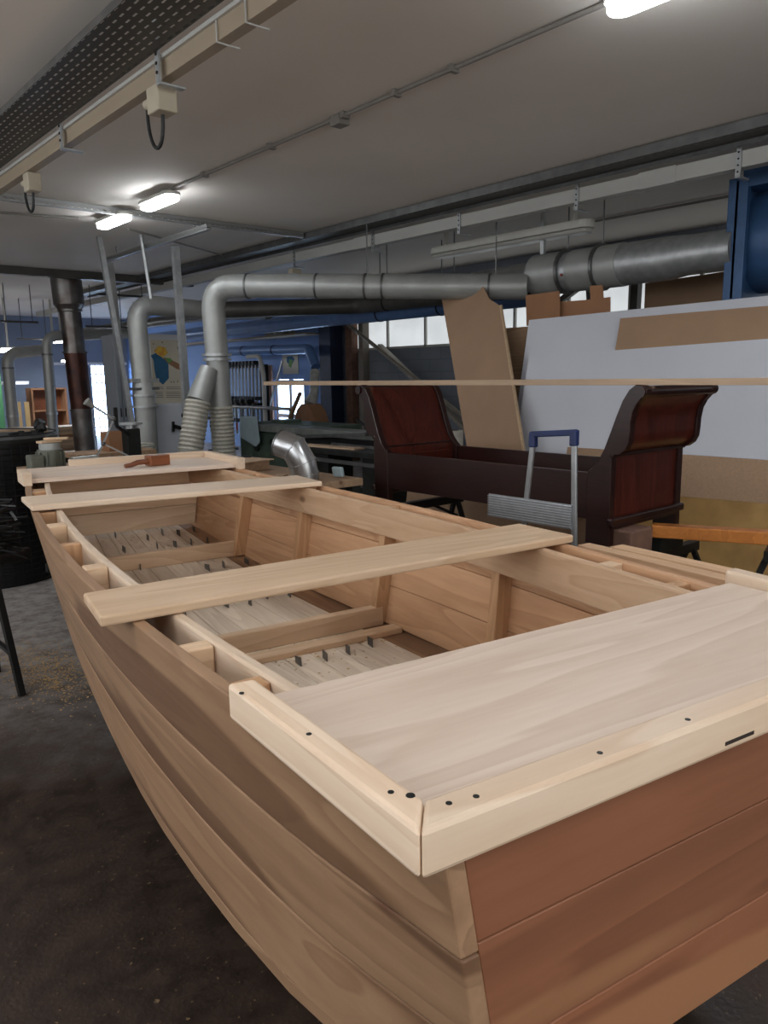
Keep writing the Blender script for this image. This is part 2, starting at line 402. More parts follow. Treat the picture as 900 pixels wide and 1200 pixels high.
# gridded window in the back wall
wn = thing('window_2', None, None, ((DX0 + DX1) / 2, YF, 0)); tag(wn, kind='structure')
MB().bb(DX0, DX1, YF + .1, YF + .12, 0, 1.95).build('window_glazing', 'glass_blue', wn)
m = MB()
for k in range(7): x = DX0 + (DX1 - DX0) * k / 6; m.bb(x - .012, x + .012, YF + .05, YF + .07, 0, 1.95)
for k in range(9): z = 1.95 * k / 8; m.bb(DX0, DX1, YF + .05, YF + .07, z - .012, z + .012)
m.build('window_grille', 'white', wn)
struct(MB().bb(DX0 - 1.2, DX1 + .1, YF - .06, YF, 1.95, 2.02), 'trim_1', 'white')
# glowing window added behind the camera, unseen, to brighten the room
wn = thing('added_window_behind', None, None, (1.5, YB, .9)); tag(wn, kind='structure')
MB().bb(-1.5, 4.5, YB - .14, YB - .12, .9, 2.6).build('window_glazing', 'glass_fill', wn)
m = MB()
for x in (-1.5, 0, 1.5, 3, 4.5): m.bb(x - .04, x + .04, YB - .11, YB - .05, .9, 2.6)
m.build('window_frame', 'white', wn)

# steel column and timber posts at the change of wall
p = PX(385, 440, X=8.7)
struct(MB().bb(8.62, 8.9, p.y - .18, p.y + .16, 0, CEIL), 'trim_2', 'steelblue')
m = MB(); m.bb(8.85, 8.998, 11.12, 11.3, 0, CEIL); struct(m, 'trim_3', 'brick')
struct(MB().bb(8.85, 8.998, 10.8, 10.92, 0, 2.9), 'trim_4', 'w_plain')

# ------------------------------------------------------------------ the boat
BA = -(YAW - math.atan(560 / math.hypot(F, 160)))          # the boat lies nine degrees off the room's axis
BO = V((1.09, 2.8)); BZ = EYE - 1.105
Rb = Matrix.Rotation(BA, 4, 'Z')
boat = thing('rowing_boat', 'long unpainted pine flat-bottomed boat under construction filling the foreground', 'boat', Rb @ V((BO.x, BO.y, 0)) + V((0, 0, BZ)), BA)
def B(x, y, z): return V((x - BO.x, y - BO.y, EYE + z - BZ))          # z measured from eye level
def W(x, y, z): return Rb @ V((x, y, 0)) + V((0, 0, EYE + z))           # boat axes to the room
def interp(tab, y):
    if y <= tab[0][0]: return tab[0][1]
    for i in range(len(tab) - 1):
        (a, va), (b, vb) = tab[i], tab[i+1]
        if y <= b:
            pa = tab[i-1] if i else (2*a - b, 2*va - vb); pb = tab[i+2] if i + 2 < len(tab) else (2*b - a, 2*vb - va)
            h = b - a; t = (y - a) / h; ma = (vb - pa[1]) / (b - pa[0]) * h; mb_ = (pb[1] - va) / (pb[0] - a) * h
            return (2*t**3 - 3*t*t + 1) * va + (t**3 - 2*t*t + t) * ma + (-2*t**3 + 3*t*t) * vb + (t**3 - t*t) * mb_
    return tab[-1][1]
XT = [(.68, .49), (1.0, .452), (1.35, .418), (1.7, .393), (2.1, .372), (2.5, .366), (3.0, .376), (3.5, .403), (4.1, .45), (4.5, .497), (4.95, .56)]
XB = [(.68, .58), (1.05, .49), (1.54, .44), (2.02, .43), (2.96, .47), (3.6, .515), (4.33, .576), (4.95, .66)]
ZB = [(.68, -1.075), (1.2, -1.10), (2.0, -1.105), (3.4, -1.105), (4.2, -1.06), (4.95, -.96)]
ZT = [(.68, -.55), (4.0, -.55), (4.95, -.53)]
def hp(y, t, side, inset=0):
    """point on the hull side; t 0 = chine, 1 = top; inset from the outer face"""
    x = interp(XB, y) * (1 - t) + interp(XT, y) * t + inset
    if side > 0: x = 2 * BO.x - x
    z = interp(ZB, y) * (1 - t) + interp(ZT, y) * t
    return B(x, y, z)
def ys(a, b, n): return [a + (b - a) * i / n for i in range(n + 1)]
TH = .03
for side in (-1, 1):
    for (t0, t1) in ((.064, .36), (.364, .66), (.664, 1)):
        m = MB(); m.loft([[hp(y, t0, side), hp(y, t1, side), hp(y, t1, side, TH), hp(y, t0, side, TH)] for y in ys(.68, 4.95, 44)])
        m.build('side_plank', 'hull' if side < 0 else 'hull_in', boat, bevel=.0035, local=True, smooth=False)
    # inner rail, set in from the planking
    m = MB()
    def ir(y, d, z): 
        x = interp(XT, y) + d; x = 2 * BO.x - x if side > 0 else x
        return B(x, y, interp(ZT, y) + z)
    m.loft([[ir(y, .095, -.13), ir(y, .095, 0), ir(y, .122, 0), ir(y, .122, -.13)] for y in ys(.76, 4.9, 44)])
    m.build('inner_rail', 'rim_y' if side < 0 else 'pine_y', boat, bevel=.006, local=True)
    # side frames standing inside the planks
    for y in (1.28, 2.03, 2.79, 3.53, 4.2):
        m = MB(); w_ = .022
        m.loft([[hp(y + q, t, side, TH) for q in (-w_, w_)] + [hp(y + q, t, side, .092) for q in (w_, -w_)] for t in (.07, .35, .7, .99)])
        m.build('side_frame', 'pine_z', boat, bevel=.003, local=True)
    for y, w_, top in ((1.53, .024, -.004), (2.36, .03, .004), (3.14, .035, .006), (3.3, .02, -.02), (3.88, .022, -.01), (4.38, .02, -.02)):
        if side > 0 and y in (3.14, 2.36): continue
        m = MB(); x0 = interp(XT, y) + TH; x1 = interp(XT, y) + .094
        if side > 0: x0, x1 = 2 * BO.x - x1, 2 * BO.x - x0
        z = interp(ZT, y); a, b = B(x0, y - w_, z - .11), B(x1, y + w_, z + top)
        m.bb(a.x, b.x, a.y, b.y, a.z, b.z).build('spacer_block', 'pine_x', boat, bevel=.004, local=True)
# bottom planks
NP = 11
def bx(y, k): 
    a = interp(XB, y) + (-.002 if k in (0, NP) else TH); b = 2 * BO.x - a; return a + (b - a) * k / NP
for k in range(NP):
    m = MB(); m.loft([[B(bx(y, k) + .0015, y, interp(ZB, y) + .002), B(bx(y, k + 1) - .0015, y, interp(ZB, y) + .002),
                       B(bx(y, k + 1) - .0015, y, interp(ZB, y) + .03), B(bx(y, k) + .0015, y, interp(ZB, y) + .03)] for y in ys(.71, 4.92, 20)])
    m.build('bottom_plank', 'hull' if k in (0, NP - 1) else 'floor_plank', boat, bevel=.002, local=True)
# cross frames on the bottom
for y, h, w_ in ((1.28, .06, .04), (2.05, .05, .045), (2.66, .025, .07), (2.79, .085, .045), (4.22, .085, .045)):
    m = MB(); z0 = interp(ZB, y) + .03; a = interp(XB, y) + TH + .004
    p, q = B(a, y - w_ / 2, z0), B(2 * BO.x - a, y + w_ / 2, z0 + h)
    m.bb(p.x, q.x, p.y, q.y, p.z, q.z).build('floor_frame', 'pine_x', boat, bevel=.004, local=True)
# transoms, each of boards laid across
def transom(y0, th, zs, name, mat, rake=0):
    for i, (a, b) in enumerate(zip(zs, zs[1:])):
        m = MB()
        def row(z, yy):
            t = (z - interp(ZB, y0)) / (interp(ZT, y0) - interp(ZB, y0)); yy += rake * (1 - t)
            x = interp(XB, y0) * (1 - t) + interp(XT, y0) * t + TH
            return [B(x, yy, z), B(2 * BO.x - x, yy, z), B(2 * BO.x - x, yy + th, z), B(x, yy + th, z)]
        m.loft([row(a + .001, y0), row(b - .001, y0)]).build(name, mat, boat, bevel=.002, local=True)
transom(.682, .028, (-1.043, -.90, -.715, -.552), 'transom_board', 'transom')
transom(4.9, .028, (-.925, -.80, -.665, -.535), 'transom_board', 'pine_x', rake=-.1)
# near deck with its mitred rim
m = MB(); a, b = B(.47, .70, -.545), B(1.71, 1.137, -.524)
DECK = m.bb(a.x, b.x, a.y, b.y, a.z, b.z).build('near_deck', 'deck', boat, bevel=.002, local=True)
def quadprism(pts, z0, z1): 
    m = MB(); return m.loft([[B(x, y, z) for x, y in pts] for z in (z0, z1)])
quadprism([(.436, .645), (.478, .699), (.452, 1.165), (.405, 1.17)], -.563, -.50).build('rim_board', 'rim_y', boat, bevel=.007, local=True)
quadprism([(1.744, .645), (1.702, .699), (1.728, 1.165), (1.775, 1.17)], -.563, -.50).build('rim_board', 'rim_y', boat, bevel=.007, local=True)
quadprism([(.4368, .645), (1.7432, .645), (1.7012, .699), (.4788, .699)], -.563, -.50).build('rim_board', 'rim_x', boat, bevel=.007, local=True)
# a thin lath under the front rim, on the transom
for px in ((458, 928), (481, 932), (526, 941), (558, 933), (703, 882), (806, 843), (362, 860), (283, 812)):
    p = PX(px[0], px[1], z=EYE - .4996); q = Rb.inverted() @ V((p.x, p.y, 0))
    m = MB(); c = B(q.x, q.y, -.5005); m.cyl(c, c + V((0, 0, .0012)), .0042 if px[0] != 481 else .006, 10).build('screw', 'darkmach', boat, local=True)
q = Rb.inverted() @ V(PX(866, 861, z=EYE - .50)); m = MB(); c = B(1.02, .6452, -.52)
def ray_y(x, y, yy):
    d = Rb.inverted() @ ray(x, y); k = yy / d.y; return d.x * k, d.z * k
sx0, sz0 = ray_y(850, 868, .645); sx1, sz1 = ray_y(883, 862, .645)
a, b = B(sx0, .6443, (sz0 + sz1) / 2 - .003), B(sx1, .66, (sz0 + sz1) / 2 + .003)
m.bb(a.x, b.x, a.y, b.y, a.z, b.z).build('cut_slot', 'hole', boat, local=True)
# far deck
def bb_b(x0, x1, y0, y1, z0, z1, name, mat, bev=.003):
    a, b = B(x0, y0, z0), B(x1, y1, z1); return MB().bb(a.x, b.x, a.y, b.y, a.z, b.z).build(name, mat, boat, bevel=bev, local=True)
bb_b(.51, 1.68, 4.42, 4.96, -.537, -.512, 'far_deck', 'deck')
bb_b(.475, .52, 4.38, 4.62, -.545, -.475, 'rim_board', 'rim_y')
quadprism([(1.66, 4.38), (1.705, 4.38), (1.68, 4.98), (1.635, 4.98)], -.545, -.475).build('rim_board', 'rim_y', boat, bevel=.004, local=True)
bb_b(.80, 1.635, 4.93, 4.98, -.545, -.475, 'rim_board', 'rim_x')
# metal shims left standing in the seams of the bottom
SH = [(350,779),(381,773),(408,766),(434,757),(216,720),(265,711),(293,709),(312,701),(339,699),(164,667),(206,657),(227,655),(243,668),(262,665),(269,650),(289,661),
      (145,642),(184,638),(205,637),(224,634),(243,632),(135,627),(173,628),(190,623),(209,623),(227,619)]
for (x, y) in SH:
    d = Rb.inverted() @ ray(x, y); zz = -1.03
    for _ in range(4): k = zz / d.z; zz = interp(ZB, d.y * k) + .03
    m = MB(); m.box((0, 0, .006), (.0035, .04 + random.random() * .018, .05 + random.random() * .012), rz=random.uniform(-.15, .15), rx=random.uniform(-.15, .15))
    bmesh.ops.translate(m.bm, verts=m.bm.verts, vec=B(d.x * k, d.y * k, zz)); m.build('metal_shim', 'galv_dark', boat, local=True)

# boards laid over the boat (they stick out past the gunwale, loose)
def board(pts, z0, z1, name, mat, label, cat):
    m = MB(); m.loft([[W(x, y, z) for x, y in pts] for z in (z0, z1)])
    cx = sum(p[0] for p in pts) / 4; cy = sum(p[1] for p in pts) / 4; o = W(cx, cy, z0)
    for v in m.bm.verts: v.co = Rb.inverted() @ (v.co - o)
    ob = m.build(name, mat, None, local=True, bevel=.006); ob.location = o; ob.rotation_euler = (0, 0, BA)
    return tag(ob, label, cat)
board([(.318, 1.745), (1.815, 1.775), (1.805, 2.03), (.325, 1.975)], -.549, -.523, 'thwart_board', 'pine_x', 'long smooth pine board lying across the middle of the boat', 'board')
board([(.405, 3.52), (1.745, 3.44), (1.75, 3.74), (.40, 3.83)], -.547, -.521, 'thwart_board', 'rim_x', 'narrow looking pale board lying across the far third of the boat', 'board')
# mallet on the far deck
c = W(1.18, 4.62, -.5115)
t = thing('wooden_mallet', 'small reddish brown wooden mallet lying on the far deck of the boat', 'mallet', c, BA + .25)
m = MB(); m.box((.07, 0, .032), (.13, .075, .062)); m.build('head', 'redwood', t, bevel=.006, local=True)
m = MB(); m.tube([(.03, 0, .03), (-.06, 0, .028), (-.10, 0, .016), (-.14, .0, .014)], [.017, .016, .014, .012], 10); m.build('handle', 'redwood', t, local=True, smooth=True)

# trestles carrying the boat
def trestle(loc, L, H, label, rz, mat='black', splay=.22, cat='trestle', group=None, ins=0):
    t = thing('trestle', label, cat, loc, rz, group)
    MB().bb(-L/2, L/2, -.03, .03, H - .06, H).build('top_bar', mat, t, local=True, bevel=.004)
    for sx in (-1, 1):
        for sy in (-1, 1):
            MB().bar((sx * (L/2 - .06 - ins), 0.02 * sy, H - .05), (sx * (L/2 - .03 - ins), sy * splay, 0.004), .03, .03).build('leg', mat, t, local=True)
        MB().bar((sx * (L/2 - .045 - ins), -splay * .7, H * .3), (sx * (L/2 - .045 - ins), splay * .7, H * .3), .02, .02).build('stretcher', mat, t, local=True)
        MB().bar((sx * (L/2 - .05 - ins), 0, H * .72), (sx * (L/2 - .32), 0, H - .05), .02, .02).build('brace', mat, t, local=True)
    return t
bz = lambda y: EYE + interp(ZB, y)
for y in (2.0, 3.4):
    q = W(1.09, y, 0); trestle((q.x, q.y, 0), .9, bz(y) - .001, 'low black steel trestle hidden under the boat', BA, group='trestles under the boat')
tr = trestle((.76, 4.15, 0), .76, .70, 'black steel trestle standing at the far left side of the boat', 0, ins=.13)

# ------------------------------------------------------------------ lying scraps
def scatter(name, label, n, fn, sz, mat='sawdust', kind='stuff', cat='sawdust'):
    m = MB()
    for _ in range(n):
        p = fn(); s_ = sz * random.uniform(.4, 1.3)
        m.box((p.x, p.y, p.z + s_ * .12), (s_, s_ * random.uniform(.3, .8), s_ * .16), rz=random.uniform(0, PI), rx=random.uniform(-.4, .4))
    return tag(m.build(name, mat, origin=fn()), label, cat, kind=kind)
def g2(cx, cy, sx, sy, z): return lambda: V((random.gauss(cx, sx), random.gauss(cy, sy), z))
scatter('sawdust', 'pale sawdust and shavings scattered on the floor beside the black trestle', 1800, g2(PX(55, 785, z=0).x, PX(55, 785, z=0).y, .13, .28, .001), .009)
m_in = lambda: W(random.uniform(.6, 1.62), random.choice((random.gauss(2.6, .06), random.uniform(4.3, 4.8), random.uniform(2.2, 2.7))), 0)
def inb():
    x = random.uniform(.58, 1.6); y = random.choice((2.6 + random.gauss(0, .04), random.uniform(4.3, 4.75), random.uniform(2.15, 2.6), 2.72))
    p = W(x, y, interp(ZB, y) + .031); return p
scatter('sawdust', 'sawdust lying on the bottom planks inside the boat', 420, inb, .008)

# ------------------------------------------------------------------ sleigh bed
BX, BW = 3.6, .76
Yf, Yh = 2.46, 4.14
bed = thing('sleigh_bed', 'dark mahogany sleigh bed frame with scrolled ends raised beside the boat', 'bed', (BX + BW / 2, (Yf + Yh) / 2, .61))
inner = [(0, .40), (.03, .425), (.07, .47), (.11, .55), (.15, .66), (.185, .76), (.22, .85), (.26, .915), (.30, .945)]
outer = [(.345, .94), (.37, .92), (.365, .89), (.335, .865), (.305, .83), (.28, .78), (.268, .71), (.266, .65), (.26, .59), (.24, .55), (.20, .52), (.15, .515)]
bz_ = lambda z: z if z < .40 else .40 + (z - .40) * .87
inner = [(a * .92, bz_(z)) for a, z in inner]; outer = [(.15 + (a - .15) * .88, bz_(z)) for a, z in outer]
def prof(sc_in=0): return [(-.0, 0)] + [(a + sc_in, z) for a, z in inner] + outer + [(.15, 0)]
for s, Y0 in ((-1, Yf), (1, Yh)):
    for x0 in (BX, BX + BW - .05):
        m = MB(); pr = prof()
        m.prism(pr, lambda a, z: (x0, Y0 + s * a, .61 + z), lambda a, z: (x0 + .05, Y0 + s * a, .61 + z))
        m.build('side_post', 'mahog', bed, bevel=.004)
    pan = [(.05, .12), (.05, .42), (.09, .47), (.13, .55), (.17, .66), (.205, .76), (.24, .85), (.275, .905), (.30, .925), (.335, .92), (.345, .9), (.315, .86), (.287, .825), (.262, .78), (.25, .71), (.248, .65), (.242, .60), (.22, .56), (.18, .53), (.135, .525), (.135, .12)]
    pan = [(.135 + (a - .135) * .88 if a > .135 else a * .96, bz_(z)) for a, z in pan]
    m = MB(); m.prism(pan, lambda a, z: (BX + .05, Y0 + s * a, .61 + z), lambda a, z: (BX + BW - .05, Y0 + s * a, .61 + z))
    m.build('curved_panel', 'mahog_z', bed, smooth=True)
    m = MB(); m.cyl((BX - .012, Y0 + s * .308, 1.447), (BX + BW + .012, Y0 + s * .308, 1.447), .030, 18); m.build('scroll_roll', 'mahog', bed, smooth=True)
    m = MB(); m.bb(BX - .012, BX + BW + .012, Y0 + s * .14, Y0 + s * .172, .72, .765); m.build('plinth_moulding', 'mahog', bed, bevel=.01)
    m = MB(); m.bb(BX + .02, BX + BW - .02, Y0 + s * .04, Y0 + s * .158, .702, .72); m.build('plinth', 'mahog', bed, bevel=.004)
    m = MB(); m.bb(BX + .08, BX + BW - .08, Y0 + s * .055, Y0 + s * .04, .80, .98); m.build('inner_board', 'mahog_z', bed, bevel=.004)
    for sa, sz_ in ((.205, .715), (.062, .435)):
        m = MB(); m.bar((BX + .06, Y0 + s * sa * .96, .61 + bz_(sz_)), (BX + BW - .06, Y0 + s * sa * .96, .61 + bz_(sz_)), .018, .014); m.build('panel_moulding', 'mahog', bed, bevel=.004)
    m = MB(); m.bb(BX - .006, BX + BW + .006, Y0 + s * .135, Y0 + s * .163, 1.10, 1.12); m.build('bead_moulding', 'mahog', bed, bevel=.006)
for x0 in (BX + .004, BX + BW - .036):
    MB().bb(x0, x0 + .032, Yf, Yh, .745, 1.005).build('side_rail', 'mahog', bed, bevel=.005)
for k in range(9):
    y = Yf + .15 + k * .17; MB().bb(BX + .036, BX + BW - .036, y - .03, y + .03, .80, .82).build('slat', 'oldwood_y', bed, bevel=.002)
# supports below the bed
single(MB().box((3.77, 2.29, .60), (.22, .17, .198)), 'wood_block', 'brick', 'rough brown square block wedged under the foot of the bed at its near corner', 'block', bevel=.012)
single(MB().box((4.20, 2.33, .555), (.26, .14, .108)), 'wood_block', 'darkmach', 'dark low timber block lying under the middle of the bed foot', 'block', bevel=.008)
trestle((3.98, 4.2, 0), .9, .609, 'dark trestle carrying the far end of the bed', 0)
trestle((4.05, 2.31, 0), 1.05, .5, 'low dark trestle below the near end of the bed', 0)
p0, p1 = PX(764, 621, z=.655), PX(935, 632, z=.655)
single(MB().bar(p0, p1, .09, .072), 'wooden_beam', 'orange', 'orange varnished beam sticking out to the right from under the bed foot', 'beam', bevel=.006)
q = p0.lerp(p1, .85); trestle((q.x, q.y, 0), .4, .6185, 'dark trestle under the outer end of the orange beam', .3)
# long thin batten resting on the bed's ends
z0 = 1.4785
m = MB(); m.bar((3.74, 1.0, z0 + .0175), (3.74, 5.95, z0 + .0175), .03, .034)
single(m, 'batten', 'batten', 'very long thin pine batten resting across both scrolled ends of the bed', 'batten', bevel=.002)

# planks stacked on the far side of the boat
def plankrow(p, q, w, h, mat, label, group=None): return single(MB().bar(p, q, w, h), 'plank', mat, label, 'plank', group, bevel=.003)
A0, A1, B0, B1 = PX(684, 641, z=.80), PX(890, 691, z=.80), PX(722, 643, z=.80), PX(905, 684, z=.80)
dz3 = V((0, 0, -.0325)); C0, C1 = A0.lerp(B0, .5) + dz3, A1.lerp(B1, .5) + dz3
plankrow(C0, C1, .24, .034, 'oldwood_y', 'wide old plank, lowest of the three lying between boat and bed')
plankrow(A0, A1, .07, .03, 'pine_y', 'pale planed plank on the wide old one, nearer the boat rail')
plankrow(B0, B1, .08, .03, 'pine_y', 'pale planed plank on the wide old one, nearer the bed')
for f in (.1, .88):
    q = C0.lerp(C1, f); trestle((q.x, q.y, 0), .30, q.z - .0178, 'narrow trestle under the stacked planks between boat and bed', BA, splay=.08, group='trestles under the planks')

# folding hand truck
HX = 3.12
a0, a1 = PX(625, 516, X=HX), PX(611, 640, X=HX); b0, b1 = PX(673, 514, X=HX - .02), PX(673, 640, X=HX - .02)
ht = thing('hand_truck', 'aluminium folding hand truck with navy blue handle standing before the bed', 'hand truck', (HX, (a1.y + b1.y) / 2, 0))
def down(a, b, z): t = (z - a.z) / (b.z - a.z); return a.lerp(b, t)
a0f, b0f = down(a0, a1, .14), down(b0, b1, .14)
MB().bar(a0, a0f, .018, .03, (0, 1, 0)).build('upright', 'ladder', ht, bevel=.005)
MB().bar(b0, b0f, .018, .03, (0, 1, 0)).build('upright', 'ladder', ht, bevel=.005)
for zz in (.30, .62): 
    MB().bar(down(a0, a1, zz), down(b0, b1, zz), .02, .03).build('crossbar', 'ladder', ht)
mb = MB(); u3 = V((0, 0, .03)); mb.bar(a0 + u3 + V((0, .012, 0)), b0 + u3 + V((0, -.012, 0)), .032, .03); h = mb.build('handle', 'navy', ht, bevel=.006)
for q in (a0, b0): MB().bar(q - V((0, 0, .035)), q + V((0, 0, .042)), .036, .036).build('handle_corner', 'navy', ht, bevel=.006)
mb = MB(); 
for k in range(9): mb.bb(HX - .045, HX - .035, b0f.y + .03, a0f.y + .14, .80 + k * .013, .807 + k * .013)
mb.bb(HX - .035, HX - .028, b0f.y + .03, a0f.y + .14, .795, .918)
mb.build('folded_toe_plate', 'ladder', ht)
for q in (a0f, b0f):
    y = q.y + (.05 if q is a0f else -.05)
    mb = MB(); mb.cyl((HX + .02, y - .018, .13), (HX + .02, y + .018, .13), .1295, 22); wl = mb.build('wheel', 'blackplastic', ht, smooth=True)
    mb = MB(); mb.cyl((.02, y - ht.location.y - .022, .13), (.02, y - ht.location.y + .022, .13), .06, 16); sub(wl, mb, 'hub', 'galv')
MB().cyl((HX + .02, min(a0f.y, b0f.y) - .03, .13), (HX + .02, max(a0f.y, b0f.y) + .03, .13), .011, 8).build('axle', 'galv_dark', ht)

# ------------------------------------------------------------------ sheets leaning at the window side
def sheet(cs, th, name, mat, label, cat='panel', bev=.0): return single(MB().slab(cs, th), name, mat, label, cat, bevel=bev)
def L(x, y, X): return PX(x, y, X=X)
def drop(p, z, X): return V((X, p.y, z))
a, b = L(620, 375, 6.05), L(940, 342.5, 6.05)
sheet([drop(a, .0, 5.72) + V((0, .05, 0)), V((5.72, b.y, 0)), b, a], .018, 'melamine_sheet', 'melamine', 'large white melamine sheet, rearmost of the two leaning by the windows')
a, b = L(727, 373, 5.99), L(940, 355, 5.99); c = L(725, 409, 5.97)
sheet([V((5.76, a.y + .02, .9)), V((5.76, b.y, .9)), b, a], .016, 'mdf_strip', 'mdf', 'long brown board leaning between the two white sheets')
a, b = L(620, 418, 5.86), L(940, 394, 5.86)
sheet([V((5.56, a.y + .06, 0)), V((5.56, b.y, 0)), b, a], .018, 'melamine_sheet', 'melamine', 'large white melamine sheet, front one, leaning behind the mahogany bed')
a, b, c, d = L(665, 524, 5.46), L(940, 542, 5.46), V((5.26, 0, 0)), None
sheet([V((5.26, a.y, 0)), V((5.26, b.y, 0)), b, a], .02, 'chipboard_panel', 'tanboard', 'tan chipboard sheet standing low against the white sheet behind the bed')
a, b = L(797, 584, 5.16), L(940, 594, 5.16)
sheet([V((4.95, a.y + .4, 0)), V((4.95, b.y, 0)), b, a + V((0, .4, 0))], .02, 'plywood_panel', 'osb', 'yellowish stained plywood sheet low at the right, in front of the tan chipboard')
sheet([V((4.5, 3.0, 0)), V((4.5, 5.0, 0)), V((4.62, 5.0, .82)), V((4.62, 3.0, .82))], .02, 'chipboard_panel', 'tanboard', 'tan board standing on the floor under the far half of the bed')
# the notched MDF offcut
XA = 5.75
def mp(x, y, k): return L(x, y, k)
top = 6.0; botX = 5.2
def lean(x, y):      # on the plane that leans towards the duct
    d = ray(x, y); # plane X = botX + (z)*(top-botX)/2.2
    s_ = (top - botX) / 2.2; k = (botX + EYE * s_) / (d.x - d.z * s_); return V((d.x * k, d.y * k, EYE + d.z * k))
pts = [lean(517, 346), lean(566, 336), lean(573, 350), lean(585, 358), lean(603, 470)]
br = lean(603, 470) + (lean(603, 470) - lean(585, 358)) * 1.0; bl = lean(538, 470) + (lean(538, 470) - lean(517, 346)) * 1.0
k = br.z / (lean(585, 358).z - br.z); br = br + (br - lean(585, 358)) * k; k = bl.z / (lean(517, 346).z - bl.z); bl = bl + (bl - lean(517, 346)) * k
m = MB(); m.slab([bl] + pts + [br], .02, (1, 0, -.36)); t = m.build('mdf_offcut', 'mdf'); t.location.z += .002
tag(t, 'tall brown board with a torn notched top leaning left of the white sheets', 'panel')
m = MB(); a_, b_ = lean(586, 358), br; m.bar(a_ + V((-.004, -.012, 0)), b_ + V((-.004, -.012, .012)), .024, .02, (1, 0, 0)); e = m.build('pale_edge_strip', 'mdf_edge'); e.parent = t; e.location = e.location - t.location
# cardboard behind
def card(cs, label, mat='card'): return single(MB().slab([L(x, y, 6.12) for x, y in cs], .008), 'cardboard_sheet', mat, label, 'cardboard')
card([(617, 382), (616, 346), (655, 341), (656, 352), (656, 380)], 'reddish brown cardboard piece sticking up left behind the white sheet')
single(MB().slab([L(x, y, 6.16) for x, y in ((652, 380), (652, 354), (692, 351), (691, 335), (706, 334), (707, 349), (715, 348), (715, 374))], .008), 'cardboard_sheet', 'card', 'brown cardboard piece with a raised tab behind the white sheet', 'cardboard')
# the ledge which holds the cardboard
single(MB().bb(6.10, 6.5, 4.0, 5.4, 0, 2.0), 'storage_crate', 'oldwood_y', 'tall plain wooden rack hidden behind the leaning sheets', 'rack')

# diagonal steel struts before the window wall
def strut(a, b, label): return single(MB().tube([a, b], .035, 10), 'diagonal_strut', 'strut', label, 'strut', smooth=True)
strut(L(405, 378, 8.6), L(545, 490, 8.3), 'thin tan steel strut falling diagonally across the left of the window wall')
a = L(610, 350, 8.6); a = L(445, 405, 8.8); b = L(590, 545, 8.4); b = a + (b - a) * ((a.z - .06) / (a.z - b.z)); single(MB().bar(a, b, .09, .06), 'diagonal_strut', 'strut', 'broader grey strut running diagonally behind the bed headboard', 'strut')
struct(MB().bar(L(695, 318, 8.6), L(700, 400, 8.6), .16, .14, (0, 1, 0)), 'trim_5', 'duct_dark')
single(MB().bar(L(690, 328, 8.5), L(640, 365, 8.5), .07, .07), 'diagonal_strut', 'duct_dark', 'dark steel brace under the big duct at the windows', 'strut')
single(MB().bar(L(747, 318, 8.0), V((8.0, L(738, 400, 8.0).y, .002)), .09, .09), 'steel_post', 'duct_dark', 'dark leaning steel post right of the grey bracket by the windows', 'post')
t = thing('wall_bracket', 'pale grey cast bracket hanging at the windows beneath the big duct', 'bracket', L(778, 355, 8.5).to_tuple())
c = L(777, 343, 8.5)
MB().bar(c - V((0, 0, .22)), c + V((0, 0, .22)), .14, .1).build('bracket_body', 'duct_pale', t, bevel=.02)
MB().bar(c - V((0, .22, .06)), c + V((0, .22, -.06)), .07, .08).build('bracket_arm', 'duct_pale', t, bevel=.02)

# ------------------------------------------------------------------ ceiling services
def hz(x, y, H): return PX(x, y, z=EYE + H)
# left tray, trunking
m = MB(); z = EYE + 1.50
t = thing('cable_tray', 'wide perforated steel cable tray on the ceiling at the upper left', 'cable tray', (1.6, 3, z))
MB().bb(1.45, 1.76, -3.4, 9.2, z, z + .003).build('tray_bed', 'tray', t)
for x in (1.45, 1.76): MB().bb(x - .002, x + .002, -3.4, 9.2, z, z + .035).build('tray_flange', 'galv_dark', t)
ztt = PX(283, 0, X=1.80).z
t = thing('cable_trunking', 'beige plastic cable trunking alongside the upper left perforated tray', 'trunking', (1.83, 3, EYE + 1.40))
MB().bb(1.80, 1.86, -3.4, 9.2, EYE + 1.40, ztt).build('duct_body', 'trunk', t, bevel=.003)
MB().bb(1.785, 1.80, -3.4, 9.2, ztt - .012, ztt + .006).build('lid_edge', 'trunk_w', t)
for (x, y) in ((289, 25), (255, 48)):
    p = PX(x, y, X=1.795); m = MB(); m.cyl((1.792, p.y, EYE + 1.392), (1.792, p.y, ztt), .004, 6); m.cyl((1.792, p.y, EYE + 1.392), (1.90, p.y, EYE + 1.392), .004, 6); m.build('wire_clip', 'trunk_w', t)
def hook(x, y, H, label, L_=.17):
    p = PX(x, y, X=1.775); zl = EYE + H; t = thing('strut_hanger', label, 'hanger', (1.775, p.y, zl))
    MB().bb(1.767, 1.778, p.y - .02, p.y + .02, zl, CEIL - .001).build('upright', 'galv', t)
    MB().bb(1.767, 1.90, p.y - .02, p.y + .02, zl - .012, zl).build('foot', 'galv', t, bevel=.003)
    for k in range(4): MB().cyl((1.762, p.y, zl + .04 + k * .04), (1.7665, p.y, zl + .04 + k * .04), .008, 8).build('bolt_hole', 'hole', t)
hook(186, 85, 1.375, 'slotted steel hanger gripping the left trunking above the larger socket box')
hook(72, 160, 1.375, 'slotted steel hanger on the left trunking between the two socket boxes')
